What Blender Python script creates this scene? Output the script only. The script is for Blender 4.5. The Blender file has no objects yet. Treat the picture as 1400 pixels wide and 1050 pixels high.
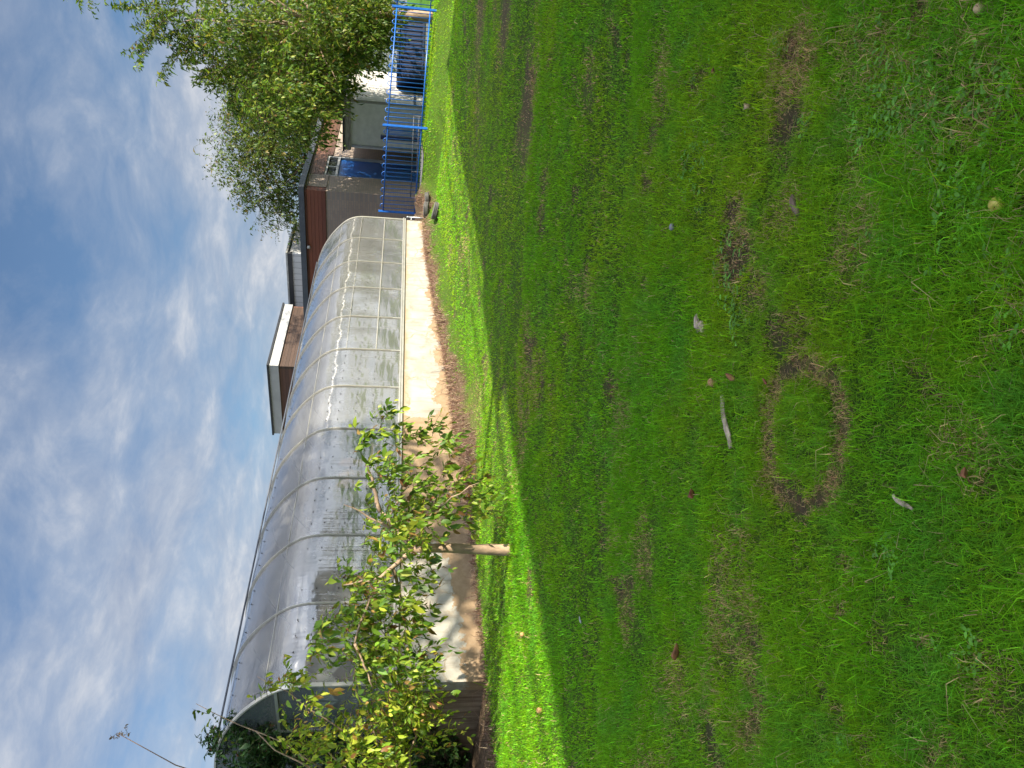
import bpy, math, numpy as np
from mathutils import Vector
R = math.radians
rng = np.random.default_rng(11)
sc = bpy.context.scene
col = sc.collection

# ------------------------------------------------------------------ frame of the place
EYE = 1.6; PITCH = R(8.84); ROLL = .036; FPX = 1050.
TH = R(36.6)
D2 = np.array([math.sin(TH), math.cos(TH)])          # along the greenhouse
N2 = np.array([math.cos(TH), -math.sin(TH)])         # out of its long wall
W0 = np.array([-4.11, 10.5])                         # its near corner
ROTZ = math.pi/2 - TH
fw = np.array([0, math.cos(PITCH), -math.sin(PITCH)])
_r0 = np.array([1., 0, 0]); _d0 = -np.array([0, math.sin(PITCH), math.cos(PITCH)])
cR = math.cos(ROLL)*_r0 - math.sin(ROLL)*_d0
cD = math.sin(ROLL)*_r0 + math.cos(ROLL)*_d0

def SN(s, n, z=0.):
    q = W0 + s*D2 + n*N2
    return np.array([q[0], q[1], z])
def to_sn(x, y):
    rx = x - W0[0]; ry = y - W0[1]
    return rx*D2[0] + ry*D2[1], rx*N2[0] + ry*N2[1]
def at(x, y, d):
    """photo pixel -> point at distance d along the ground"""
    r = fw + cR*((1050 - y) - 525)/FPX + cD*(x - 700)/FPX
    return np.array([0, 0, EYE]) + r*d/r[1]

# ------------------------------------------------------------------ numpy noise
_perm = np.random.default_rng(5).random((256, 256))
def vnoise(x, y):
    xi = np.floor(x).astype(int); yi = np.floor(y).astype(int)
    fx = x - xi; fy = y - yi
    fx = fx*fx*(3 - 2*fx); fy = fy*fy*(3 - 2*fy)
    g = lambda a, b: _perm[a & 255, b & 255]
    return (g(xi, yi)*(1-fx) + g(xi+1, yi)*fx)*(1-fy) + (g(xi, yi+1)*(1-fx) + g(xi+1, yi+1)*fx)*fy
def fbm(x, y, o=4, ox=0.):
    v = 0.; a = .5; t = 0.
    for i in range(o):
        v = v + a*vnoise(x*2**i + 17.3*i + ox, y*2**i + 9.1*i + ox*.7); t += a; a *= .55
    return v/t
def sstep(a, b, x):
    t = np.clip((x - a)/(b - a), 0, 1); return t*t*(3 - 2*t)

# ------------------------------------------------------------------ terrain height
_anch = np.array([(0,.7,.18),(2,.7,.19),(4,.7,.12),(5.3,.75,.10),(6.6,.7,.2),(8.6,.7,.34),(10,.7,.42),(13.7,.8,.56),
 (15.2,0,.58),(15.2,2.2,.43),(17.5,5.2,.33),(-.1,2.8,.19),(-6,9.6,0),(-2,9,0),(-6,6,.03),(-3,5,.07),(-9,12,0),(0,7,.05),
 (5,8,.1),(5,4,.13),(10,8,.22),(10,4,.32),(15,8,.28),(20,8,.3),(20,2,.5),(-4,0,.17),(-6,-3,.15),(25,0,.55),(25,10,.35),
 (-10,18,0),(5,16,.08),(15,18,.2),(5,-6,.3),(14,-6,.55),(34,-6,.55),(34,14,.4),(-16,2,.1),(-16,14,0)])
def _U(r2): return np.where(r2 > 1e-9, r2*np.log(np.maximum(r2, 1e-9)), 0)
_n = len(_anch)
_K = _U(((_anch[:, None, :2] - _anch[None, :, :2])**2).sum(-1)) + np.eye(_n)*.6
_Pm = np.c_[np.ones(_n), _anch[:, :2]]
_A = np.block([[_K, _Pm], [_Pm.T, np.zeros((3, 3))]])
_w = np.linalg.solve(_A, np.r_[_anch[:, 2], 0, 0, 0])
FENCE = np.array([(5.15, 23.9), (7.27, 22.3), (10.78, 22.5), (13.6, 21.4)])
def fence_q(x, y):
    """signed distance from the fence line, positive on the camera side"""
    best = np.full(np.shape(x), 1e9); sgn = np.ones(np.shape(x))
    pts = np.vstack([FENCE[0] + (FENCE[0]-FENCE[1])*.15, FENCE, FENCE[-1] + (FENCE[-1]-FENCE[-2])*6])
    for a, b in zip(pts[:-1], pts[1:]):
        d = b - a; L = d @ d
        t = np.clip(((x-a[0])*d[0] + (y-a[1])*d[1])/L, 0, 1)
        px = x - a[0] - t*d[0]; py = y - a[1] - t*d[1]
        q = np.hypot(px, py)
        cr = d[0]*(y - a[1]) - d[1]*(x - a[0])
        m = q < best
        best = np.where(m, q, best); sgn = np.where(m, np.where(cr > 0, -1., 1.), sgn)
    return best*sgn
def height(x, y):
    x = np.asarray(x, float); y = np.asarray(y, float)
    s, n = to_sn(x, y)
    sc_ = np.clip(s, -18, 36); nc = np.clip(n, -8, 20)
    z = _w[_n] + _w[_n+1]*sc_ + _w[_n+2]*nc
    for i in range(_n):
        z = z + _w[i]*_U((sc_ - _anch[i, 0])**2 + (nc - _anch[i, 1])**2)
    z = np.clip(z, -.1, .7)
    bump = np.interp(s, [-3, 0, 2, 3.5, 4.3, 5.3, 6.6, 8, 10.6, 13.3, 14.6, 16], [0, .02, .03, .12, .20, .26, .24, .22, .26, .3, .30, .26])
    e = .14*(vnoise(s*1.7, s*0 + 3.3) - .5)
    z = z + bump*sstep(.82 + e, .22 + e, n)*(s < 16)
    q = fence_q(x, y)
    rise = np.interp(x, [4.5, 5.2, 7.3, 10.8, 14], [.28, .33, .42, .36, .3])
    z = z + rise*sstep(1.25, .12, q)*sstep(14.2, 15.6, s + .4*np.clip(n, 0, 3))
    z = z + .035*(fbm(x*.9, y*.9, 2) - .5) + .02*(fbm(x*.28+4, y*.28, 2) - .5)
    return z
def gz(x, y): return float(height(np.array([x]), np.array([y]))[0])
def ground_at(px, py):
    """point of the lawn seen at a photo pixel"""
    r = fw + cR*((1050 - py) - 525)/FPX + cD*(px - 700)/FPX
    t = 1.2
    for i in range(60):
        p = np.array([0, 0, EYE]) + r*t
        g = gz(p[0], p[1])
        if abs(p[2] - g) < .0005: break
        t += (p[2] - g)/-r[2]*.85
    return p

# ------------------------------------------------------------------ node materials
def nmat(name):
    m = bpy.data.materials.new(name); m.use_nodes = True
    nt = m.node_tree; nt.nodes.clear()
    out = nt.nodes.new('ShaderNodeOutputMaterial')
    return m, nt, out
class NT:
    def __init__(s, nt): s.nt = nt
    def n(s, t, **kw):
        nd = s.nt.nodes.new(t)
        for k, v in kw.items():
            if k in nd.inputs.keys() if isinstance(k, str) else False: nd.inputs[k].default_value = v
            else: setattr(nd, k, v)
        return nd
    def l(s, a, b): s.nt.links.new(a, b)
    def coord(s, scale=(1, 1, 1), kind='Object', rot=(0, 0, 0)):
        tc = s.nt.nodes.new('ShaderNodeTexCoord'); mp = s.nt.nodes.new('ShaderNodeMapping')
        mp.inputs['Scale'].default_value = scale; mp.inputs['Rotation'].default_value = rot
        s.l(tc.outputs[kind], mp.inputs['Vector']); return mp.outputs['Vector']
    def noise(s, vec, scale, detail=4, rough=.55):
        t = s.nt.nodes.new('ShaderNodeTexNoise'); t.inputs['Scale'].default_value = scale
        t.inputs['Detail'].default_value = detail; t.inputs['Roughness'].default_value = rough
        s.l(vec, t.inputs['Vector']); return t.outputs['Fac']
    def ramp(s, fac, stops, interp='LINEAR'):
        r = s.nt.nodes.new('ShaderNodeValToRGB'); r.color_ramp.interpolation = interp
        els = r.color_ramp.elements
        while len(els) < len(stops): els.new(.5)
        for e, (p, c) in zip(els, stops):
            e.position = p; e.color = (c, c, c, 1) if np.isscalar(c) else (*c, 1)
        s.l(fac, r.inputs['Fac']); return r.outputs['Color']
    def mix(s, f, a, b, mode='MIX'):
        m = s.nt.nodes.new('ShaderNodeMix'); m.data_type = 'RGBA'; m.blend_type = mode
        for sock, v in ((m.inputs[0], f), (m.inputs[6], a), (m.inputs[7], b)):
            if hasattr(v, 'is_linked'): s.l(v, sock)
            elif np.isscalar(v): sock.default_value = v
            else: sock.default_value = (*v, 1)
        return m.outputs[2]
    def math(s, op, a, b=0., clamp=False):
        m = s.nt.nodes.new('ShaderNodeMath'); m.operation = op; m.use_clamp = clamp
        for sock, v in ((m.inputs[0], a), (m.inputs[1], b)):
            if hasattr(v, 'is_linked'): s.l(v, sock)
            else: sock.default_value = v
        return m.outputs[0]
    def bump(s, h, strength=.3, dist=.02):
        b = s.nt.nodes.new('ShaderNodeBump'); b.inputs['Strength'].default_value = strength
        b.inputs['Distance'].default_value = dist; s.l(h, b.inputs['Height']); return b.outputs['Normal']
    def bsdf(s, color, rough=.7, metal=0., normal=None, spec=.5):
        p = s.nt.nodes.new('ShaderNodeBsdfPrincipled')
        if hasattr(color, 'is_linked'): s.l(color, p.inputs['Base Color'])
        else: p.inputs['Base Color'].default_value = (*color, 1)
        if hasattr(rough, 'is_linked'): s.l(rough, p.inputs['Roughness'])
        else: p.inputs['Roughness'].default_value = rough
        p.inputs['Metallic'].default_value = metal
        p.inputs['Specular IOR Level'].default_value = spec
        if normal is not None: s.l(normal, p.inputs['Normal'])
        return p.outputs[0]

def simple(name, c, rough=.6, metal=0., var=.25, scale=6., bump=.15, bscale=40., spec=.5, coord='Object', sc3=(1, 1, 1)):
    m, nt, out = nmat(name); g = NT(nt)
    v = g.coord(sc3, coord)
    f = g.noise(v, scale, 5)
    lo = tuple(x*(1-var) for x in c); hi = tuple(min(1, x*(1+var)) for x in c)
    cc = g.ramp(f, [(.3, lo), (.7, hi)])
    nb = g.bump(g.noise(v, bscale, 3), bump, .01)
    g.l(g.bsdf(cc, rough, metal, nb, spec), out.inputs['Surface'])
    return m

def leafmat(name, trans=.35, rough=.5, spec=.35, hue=.485, val=1.5):
    m, nt, out = nmat(name); g = NT(nt)
    a = nt.nodes.new('ShaderNodeAttribute'); a.attribute_name = 'Col'
    p = g.bsdf(a.outputs['Color'], rough, spec=spec)
    tr = nt.nodes.new('ShaderNodeBsdfTranslucent')
    hs = nt.nodes.new('ShaderNodeHueSaturation'); hs.inputs['Value'].default_value = val; hs.inputs['Hue'].default_value = hue
    g.l(a.outputs['Color'], hs.inputs['Color']); g.l(hs.outputs['Color'], tr.inputs['Color'])
    mx = nt.nodes.new('ShaderNodeMixShader'); mx.inputs[0].default_value = trans
    g.l(p, mx.inputs[1]); g.l(tr.outputs[0], mx.inputs[2]); g.l(mx.outputs[0], out.inputs['Surface'])
    return m

M = {}
M['leaf'] = leafmat('leaf', .38, .45)
M['grass'] = leafmat('grass', .44, .6, .10, .450, 1.85)
M['bark'] = simple('bark', (.20, .14, .095), .85, var=.45, scale=9, bump=.6, bscale=30, sc3=(1, 1, .35))
M['pale_bark'] = simple('pale_bark', (.30, .21, .14), .8, var=.4, scale=14, bump=.5, bscale=45, sc3=(1, 1, .4))
M['twig'] = simple('twig', (.16, .10, .06), .8, var=.3, scale=10)
M['alu'] = simple('aluminium', (.44, .42, .38), .40, .55, var=.12, scale=5, bump=.05)
M['alu_dark'] = simple('weathered_aluminium', (.36, .36, .34), .45, .6, var=.2, scale=5, bump=.05)
M['rib'] = simple('dull_aluminium', (.46, .44, .38), .40, .55, var=.15, scale=5, bump=.05)
M['blue'] = simple('blue_gloss_paint', (.015, .12, .46), .3, 0, var=.18, scale=8, bump=.05, spec=.6)
M['navy'] = simple('navy_paint', (.003, .010, .048), .5, 0, var=.2, scale=3, bump=.05)
M['galv'] = simple('galvanised_steel', (.42, .43, .43), .45, .7, var=.15, scale=12)
M['dark_trim'] = simple('dark_slate_trim', (.055, .062, .078), .5, var=.2, scale=3, bump=.05)
M['white_trim'] = simple('white_fascia', (.33, .33, .32), .55, var=.12, scale=2, bump=.05)
M['black_trim'] = simple('black_trim', (.018, .019, .022), .5, var=.2, scale=3)
M['rubber'] = simple('tyre_rubber', (.10, .095, .088), .8, var=.35, scale=5, bump=.3, bscale=60)
M['tarmac'] = simple('tarmac', (.15, .15, .155), .9, var=.25, scale=8, bump=.4, bscale=120)
M['roofing'] = simple('roof_felt', (.20, .20, .20), .9, var=.2, scale=2)
M['concrete'] = simple('concrete', (.16, .15, .135), .85, var=.25, scale=2)
M['pane'] = simple('window_glass', (.03, .035, .04), .06, var=.1, spec=.8, bump=0.02)
M['apple'] = simple('apple_skin', (.60, .50, .10), .4, var=.3, scale=22, bump=.1)
M['green_apple'] = simple('green_apple_skin', (.22, .30, .04), .4, var=.3, scale=22, bump=.1)
M['rot_apple'] = simple('rotting_apple', (.45, .26, .10), .6, var=.5, scale=25, bump=.3)
M['dead_leaf'] = simple('dead_leaf', (.26, .11, .045), .7, var=.45, scale=25, bump=.3)
M['red_leaf'] = simple('red_dead_leaf', (.25, .075, .04), .6, var=.4, scale=25, bump=.3)
M['pale_leaf'] = simple('pale_dead_leaf', (.50, .36, .20), .7, var=.4, scale=25, bump=.3)
M['bleached'] = simple('bleached_bark', (.46, .36, .27), .9, var=.45, scale=30, bump=.8, bscale=60)
M['pebble'] = simple('grey_stone', (.26, .25, .27), .8, var=.3, scale=30, bump=.4)

def mat_wall():
    m, nt, out = nmat('peeling_painted_wall'); g = NT(nt)
    v = g.coord((1, 1, 1))
    sep = nt.nodes.new('ShaderNodeSeparateXYZ'); g.l(v, sep.inputs[0])
    sx, sz = sep.outputs['X'], sep.outputs['Z']
    n1 = g.noise(v, 1.3, 6, .6); n2 = g.noise(v, 7, 5, .65); n3 = g.noise(v, 40, 4)
    # where the paint has gone: a bare length in the middle, and a ragged band along the foot
    crv = nt.nodes.new('ShaderNodeValToRGB'); e = crv.color_ramp.elements
    for p, c in ((0, .20), (.11, .22), (.15, .42), (.19, .78), (.30, 1.0), (.38, .95), (.405, .25), (.44, .16), (.48, .08)):
        k = e.new(p) if p not in (0,) else e[0]
        k.position = p; k.color = (c, c, c, 1)
    e[-1].color = (.02, .02, .02, 1)
    g.l(g.math('DIVIDE', sx, 14.6), crv.inputs['Fac'])
    foot = nt.nodes.new('ShaderNodeMapRange'); foot.inputs[1].default_value = .70; foot.inputs[2].default_value = .30
    foot.inputs[3].default_value = 0; foot.inputs[4].default_value = .55
    zz = g.math('SUBTRACT', sz, g.math('MULTIPLY', sx, .042)); g.l(zz, foot.inputs[0])
    b = g.math('ADD', g.math('MULTIPLY', crv.outputs['Color'], .85), foot.outputs[0])
    b = g.math('ADD', b, g.math('MULTIPLY', g.math('SUBTRACT', n1, .5), 1.25))
    b = g.math('ADD', b, g.math('MULTIPLY', g.math('SUBTRACT', n2, .5), .6))
    msk = g.ramp(b, [(.50, 0.), (.535, 1.)])
    paint = g.ramp(n1, [(.3, (.25, .23, .19)), (.5, (.31, .295, .255)), (.7, (.38, .365, .325))])
    stn = g.coord((3.5, 3.5, .5)); paint = g.mix(g.ramp(g.noise(stn, 2.2, 6, .7), [(.50, 0.), (.68, .6)]), paint, (.17, .13, .085))
    bl = g.noise(g.coord((.8, .8, 1.3)), 2.1, 7, .62); paint = g.mix(g.ramp(bl, [(.56, 0.), (.66, .65)]), paint, (.20, .16, .11))
    paint = g.mix(g.ramp(bl, [(.30, .6), (.42, 0.)]), paint, (.50, .475, .41))
    crk = nt.nodes.new('ShaderNodeTexVoronoi'); crk.feature = 'DISTANCE_TO_EDGE'; crk.inputs['Scale'].default_value = 1.5
    g.l(g.mix(.25, v, g.coord((1, 1, 1), 'Object')), crk.inputs['Vector'])
    nn = nt.nodes.new('ShaderNodeTexNoise'); nn.inputs['Scale'].default_value = 3.; nn.inputs['Detail'].default_value = 5
    g.l(v, nn.inputs['Vector']); g.l(g.mix(.35, v, nn.outputs['Color']), crk.inputs['Vector'])
    cm = g.math('MULTIPLY', g.ramp(crk.outputs['Distance'], [(.006, 1.), (.02, 0.)]), g.ramp(n1, [(.42, 0.), (.55, .95)]))
    paint = g.mix(cm, paint, (.25, .20, .14))
    bare = g.ramp(n2, [(.25, (.19, .125, .07)), (.5, (.26, .18, .105)), (.75, (.32, .235, .15))])
    top = nt.nodes.new('ShaderNodeMapRange'); top.inputs[1].default_value = 1.16; top.inputs[2].default_value = 1.40; g.l(sz, top.inputs[0])
    paint = g.mix(g.math('MULTIPLY', g.ramp(g.math('ADD', n1, g.math('MULTIPLY', top.outputs[0], .22)), [(.62, 0.), (.70, 1.)]), top.outputs[0]), paint, (.30, .215, .13))
    c = g.mix(msk, paint, bare)
    c = g.mix(g.ramp(n3, [(.62, 0.), (.8, .35)]), c, (.2, .15, .1))
    h = g.math('ADD', g.math('MULTIPLY', msk, -.6), g.math('MULTIPLY', n3, .5))
    g.l(g.bsdf(c, .85, 0, g.bump(h, .5, .008)), out.inputs['Surface'])
    return m
M['wall'] = mat_wall()
def mat_endwall():
    m, nt, out = nmat('stained_render'); g = NT(nt)
    v = g.coord((1, 1, 1)); n1 = g.noise(v, 1.6, 6, .65); n2 = g.noise(v, 12, 5)
    c = g.ramp(n1, [(.3, (.10, .062, .036)), (.5, (.20, .145, .095)), (.75, (.30, .24, .17))])
    sv = g.coord((1, 5, .35)); c = g.mix(g.ramp(g.noise(sv, 2.5, 6, .7), [(.45, 0.), (.66, .85)]), c, (.07, .035, .018))
    g.l(g.bsdf(c, .9, 0, g.bump(n2, .5, .01)), out.inputs['Surface']); return m
M['endwall'] = mat_endwall()

def mat_brick(name, a, b, mortar, axis='XZ', sc_=1.):
    m, nt, out = nmat(name); g = NT(nt)
    tc = nt.nodes.new('ShaderNodeTexCoord'); sep = nt.nodes.new('ShaderNodeSeparateXYZ'); g.l(tc.outputs['Object'], sep.inputs[0])
    cb = nt.nodes.new('ShaderNodeCombineXYZ')
    if axis == 'XZ': g.l(sep.outputs['X'], cb.inputs[0])
    else: g.l(sep.outputs['Y'], cb.inputs[0])
    g.l(sep.outputs['Z'], cb.inputs[1])
    br = nt.nodes.new('ShaderNodeTexBrick'); g.l(cb.outputs[0], br.inputs['Vector'])
    br.inputs['Scale'].default_value = 1./sc_; br.inputs['Brick Width'].default_value = .225; br.inputs['Row Height'].default_value = .075
    br.inputs['Mortar Size'].default_value = .011; br.inputs['Color1'].default_value = (*a, 1); br.inputs['Color2'].default_value = (*b, 1)
    br.inputs['Mortar'].default_value = (*mortar, 1); br.inputs['Bias'].default_value = 0
    n = g.noise(tc.outputs['Object'], 1.2, 5)
    c = g.mix(g.ramp(n, [(.35, 0.), (.75, .45)]), br.outputs['Color'], tuple(x*.55 for x in a))
    g.l(g.bsdf(c, .85, 0, g.bump(br.outputs['Fac'], -.5, .008)), out.inputs['Surface']); return m
M['brick_x'] = mat_brick('grey_brown_brick', (.27, .205, .165), (.33, .25, .19), (.24, .205, .18), 'XZ')
M['brick_y'] = mat_brick('grey_brown_brick_end', (.27, .205, .165), (.33, .25, .19), (.24, .205, .18), 'YZ')
M['red_brick'] = mat_brick('red_brick', (.30, .11, .07), (.36, .15, .09), (.35, .32, .28), 'XZ')

def mat_clad(name, a, b, pitch, axis='Z', rough=.6):
    m, nt, out = nmat(name); g = NT(nt)
    tc = nt.nodes.new('ShaderNodeTexCoord'); sep = nt.nodes.new('ShaderNodeSeparateXYZ'); g.l(tc.outputs['Object'], sep.inputs[0])
    t = g.math('DIVIDE', sep.outputs[axis], pitch)
    fr = g.math('FRACT', t); idx = g.math('FLOOR', t)
    wn = nt.nodes.new('ShaderNodeTexWhiteNoise'); wn.noise_dimensions = '1D'; g.l(idx, wn.inputs['W'])
    k = {'X': (9, 1, 1), 'Y': (1, 9, 1), 'Z': (.8, .8, 9)}[axis]
    n = g.noise(g.coord(k), 3, 5, .6)
    f = g.math('ADD', g.math('MULTIPLY', wn.outputs['Value'], .55), g.math('MULTIPLY', n, .5))
    c = g.ramp(f, [(.2, a), (.8, b)])
    gap = g.ramp(fr, [(.0, 0.), (.06, 1.), (.94, 1.), (1., 0.)])
    c = g.mix(g.ramp(fr, [(.03, 1.), (.07, 0.)]), c, tuple(x*.25 for x in a))
    g.l(g.bsdf(c, rough, 0, g.bump(gap, .8, .012)), out.inputs['Surface']); return m
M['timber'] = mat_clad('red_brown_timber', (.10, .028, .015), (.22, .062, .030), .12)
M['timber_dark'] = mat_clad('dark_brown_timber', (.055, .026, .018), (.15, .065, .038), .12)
M['timber_lit'] = mat_clad('brown_timber_sun_side', (.036, .020, .012), (.075, .042, .026), .12)  # sunlit side's own copy, darkened to stand in for missing tree shade
M['grey_board'] = mat_clad('pale_grey_boarding', (.40, .41, .42), (.46, .47, .48), .28, 'Y')
M['shed_wall'] = mat_clad('off_white_panel_sun_side', (.36, .34, .31), (.41, .385, .35), .6, 'X', .8)  # sunlit sides' copy of the shed colour, kept darker against the sun
M['shed_end'] = simple('off_white_render_shade_end', (.70, .68, .64), .85, var=.1, scale=5, bump=.2)  # shaded ends' copy of the shed colour, lightened to offset the shade
M['door'] = simple('blue_door_paint', (.012, .085, .30), .35, var=.15, scale=4, bump=.05)

def mat_glaze():
    """weathered clear plastic sheet: partly see-through, milky, glossy, wavy"""
    m, nt, out = nmat('plastic_glazing'); g = NT(nt)
    v = g.coord((1, 1, 1))
    wav = g.noise(g.coord((.9, 2.2, 2.2)), 1.1, 3, .5)
    flute = g.noise(g.coord((14, .35, .35)), 1.6, 3, .6)
    h = g.math('ADD', g.math('MULTIPLY', wav, 1.0), g.math('MULTIPLY', flute, .12))
    nrm = g.bump(h, .32, .09)
    dirt = g.noise(v, .9, 5, .6)
    tr = nt.nodes.new('ShaderNodeBsdfTransparent'); tr.inputs[0].default_value = (.72, .71, .64, 1)
    df = g.bsdf(g.ramp(dirt, [(.3, (.37, .365, .35)), (.7, (.50, .495, .47))]), .45, 0, nrm)
    tl = nt.nodes.new('ShaderNodeBsdfTranslucent'); tl.inputs[0].default_value = (.42, .40, .35, 1)
    m1 = nt.nodes.new('ShaderNodeMixShader'); m1.inputs[0].default_value = .45; g.l(df, m1.inputs[1]); g.l(tl.outputs[0], m1.inputs[2])
    m2 = nt.nodes.new('ShaderNodeMixShader'); g.l(g.ramp(dirt, [(.3, .34), (.7, .54)]), m2.inputs[0])
    g.l(tr.outputs[0], m2.inputs[1]); g.l(m1.outputs[0], m2.inputs[2])
    gl = nt.nodes.new('ShaderNodeBsdfAnisotropic'); gl.inputs['Roughness'].default_value = .10; gl.inputs['Anisotropy'].default_value = 0
    gl.inputs['Color'].default_value = (.95, .95, .95, 1); g.l(nrm, gl.inputs['Normal'])
    fr = nt.nodes.new('ShaderNodeFresnel'); fr.inputs['IOR'].default_value = 1.62; g.l(nrm, fr.inputs['Normal'])
    m3 = nt.nodes.new('ShaderNodeMixShader'); g.l(g.math('ADD', g.math('MULTIPLY', fr.outputs[0], 1.7), .03, True), m3.inputs[0])
    g.l(m2.outputs[0], m3.inputs[1]); g.l(gl.outputs[0], m3.inputs[2])
    # fine flutes along the arch smear the sun into a line along the house
    ga = nt.nodes.new('ShaderNodeBsdfAnisotropic'); ga.inputs['Roughness'].default_value = .23; ga.inputs['Anisotropy'].default_value = -.82
    ga.inputs['Color'].default_value = (1, 1, 1, 1); g.l(nrm, ga.inputs['Normal'])
    zz_ = g.noise(g.coord((1.5, .2, .2)), 1.5, 3, .5); n_a = g.bump(zz_, 1., .15); g.l(n_a, ga.inputs['Normal'])
    uv = nt.nodes.new('ShaderNodeTangent'); uv.direction_type = 'UV_MAP'; uv.uv_map = 'UVMap'; g.l(uv.outputs[0], ga.inputs['Tangent'])
    m4 = nt.nodes.new('ShaderNodeMixShader'); m4.inputs[0].default_value = .014
    g.l(m3.outputs[0], m4.inputs[1]); g.l(ga.outputs[0], m4.inputs[2])
    g.l(m4.outputs[0], out.inputs['Surface']); return m
M['glaze'] = mat_glaze()

def mat_ground():
    m, nt, out = nmat('turf_and_soil'); g = NT(nt)
    a = nt.nodes.new('ShaderNodeAttribute'); a.attribute_name = 'Col'
    v = g.coord((1, 1, 1)); n = g.noise(v, 30, 6, .7); n2 = g.noise(v, 160, 4, .7)
    c = g.mix(.8, a.outputs['Color'], g.ramp(n, [(.25, .35), (.75, 1.5)]), 'MULTIPLY')
    g.l(g.bsdf(c, .95, 0, g.bump(g.math('ADD', n, n2), .8, .02), .2), out.inputs['Surface']); return m
M['ground'] = mat_ground()
M['soil'] = mat_ground()

# ------------------------------------------------------------------ mesh helpers
def link(name, me, parent=None):
    o = bpy.data.objects.new(name, me); col.objects.link(o)
    if parent is not None: o.parent = parent
    return o
def npmesh(name, verts, faces_list, mat, colors=None, parent=None, smooth=False):
    """faces_list: list of (m,k) int arrays"""
    me = bpy.data.meshes.new(name)
    verts = np.ascontiguousarray(verts, np.float32)
    me.vertices.add(len(verts)); me.vertices.foreach_set('co', verts.ravel())
    loops = np.concatenate([f.ravel() for f in faces_list]).astype(np.int32)
    sizes = np.concatenate([np.full(len(f), f.shape[1]) for f in faces_list])
    starts = np.r_[0, np.cumsum(sizes)[:-1]].astype(np.int32)
    me.loops.add(len(loops)); me.loops.foreach_set('vertex_index', loops)
    me.polygons.add(len(sizes)); me.polygons.foreach_set('loop_start', starts)
    me.update(calc_edges=True); me.validate()
    if colors is not None:
        at_ = me.color_attributes.new('Col', 'FLOAT_COLOR', 'POINT')
        at_.data.foreach_set('color', np.c_[colors, np.ones(len(colors))].astype(np.float32).ravel())
    me.materials.append(mat)
    if smooth: me.polygons.foreach_set('use_smooth', np.ones(len(sizes), bool))
    return link(name, me, parent)

class MB:
    def __init__(s): s.v = []; s.f = []
    def add(s, vs, fs):
        b = len(s.v); s.v += [tuple(map(float, q)) for q in vs]; s.f += [tuple(b + i for i in f) for f in fs]; return s
    def box(s, x0, x1, y0, y1, z0, z1):
        return s.add([(x0,y0,z0),(x1,y0,z0),(x1,y1,z0),(x0,y1,z0),(x0,y0,z1),(x1,y0,z1),(x1,y1,z1),(x0,y1,z1)],
                     [(0,3,2,1),(4,5,6,7),(0,1,5,4),(1,2,6,5),(2,3,7,6),(3,0,4,7)])
    def tube(s, pts, rad, k=8, cap=True):
        pts = [np.array(p, float) for p in pts]; n = len(pts)
        rad = [rad]*n if np.isscalar(rad) else rad
        rings = []; up = None
        for i in range(n):
            t = pts[min(i+1, n-1)] - pts[max(i-1, 0)]; t = t/(np.linalg.norm(t) + 1e-9)
            if up is None:
                up = np.array([0, 0, 1.]) if abs(t[2]) < .9 else np.array([1., 0, 0])
            a = np.cross(t, up); a /= np.linalg.norm(a) + 1e-9; b = np.cross(a, t); up = b
            rings.append([pts[i] + rad[i]*(math.cos(2*math.pi*j/k)*a + math.sin(2*math.pi*j/k)*b) for j in range(k)])
        vs = [q for r in rings for q in r]; fs = []
        for i in range(n-1):
            for j in range(k):
                fs.append((i*k+j, i*k+(j+1) % k, (i+1)*k+(j+1) % k, (i+1)*k+j))
        if cap: fs += [tuple(range(k))[::-1], tuple((n-1)*k+j for j in range(k))]
        return s.add(vs, fs)
    def lathe(s, prof, k=24, c=(0, 0, 0)):
        vs = []; n = len(prof)
        for j in range(k):
            a = 2*math.pi*j/k
            vs += [(c[0]+r*math.cos(a), c[1]+r*math.sin(a), c[2]+z) for r, z in prof]
        fs = [(j*n+i, ((j+1) % k)*n+i, ((j+1) % k)*n+i+1, j*n+i+1) for j in range(k) for i in range(n-1)]
        return s.add(vs, fs)
    def sweep_x(s, prof, x0, x1, th):
        """profile (y,z) list swept in x with thickness th outward"""
        P = np.array(prof, float); n = len(P)
        T = np.gradient(P, axis=0); T /= np.linalg.norm(T, axis=1)[:, None]
        Nn = np.c_[-T[:, 1], T[:, 0]]
        Q = P + Nn*th
        vs = []
        for x in (x0, x1):
            vs += [(x, p[0], p[1]) for p in P] + [(x, q[0], q[1]) for q in Q]
        fs = []
        o = 2*n
        for i in range(n-1):
            fs += [(i, i+1, o+i+1, o+i), (n+i+1, n+i, o+n+i, o+n+i+1), (i+1, i, n+i, n+i+1), (o+i, o+i+1, o+n+i+1, o+n+i)]
        fs += [(0, o, o+n, n), (n-1, 2*n-1, o+2*n-1, o+n-1)]
        return s.add(vs, fs)
    def build(s, name, mat, parent=None, smooth=False, bevel=0.):
        me = bpy.data.meshes.new(name); me.from_pydata(s.v, [], s.f); me.update()
        me.materials.append(mat)
        if smooth: me.polygons.foreach_set('use_smooth', np.ones(len(s.f), bool))
        o = link(name, me, parent)
        if bevel:
            b = o.modifiers.new('bevel', 'BEVEL'); b.width = bevel; b.segments = 2; b.limit_method = 'ANGLE'
        return o
def tag(o, label=None, cat=None, group=None, kind=None):
    if label: o['label'] = label
    if cat: o['category'] = cat
    if group: o['group'] = group
    if kind: o['kind'] = kind
    return o
def thing(name, label, cat, loc=(0, 0, 0), rz=0., group=None):
    o = bpy.data.objects.new(name, None); o.empty_display_size = .2; col.objects.link(o)
    o.location = tuple(map(float, loc)); o.rotation_euler = (0, 0, rz)
    return tag(o, label, cat, group)
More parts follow.
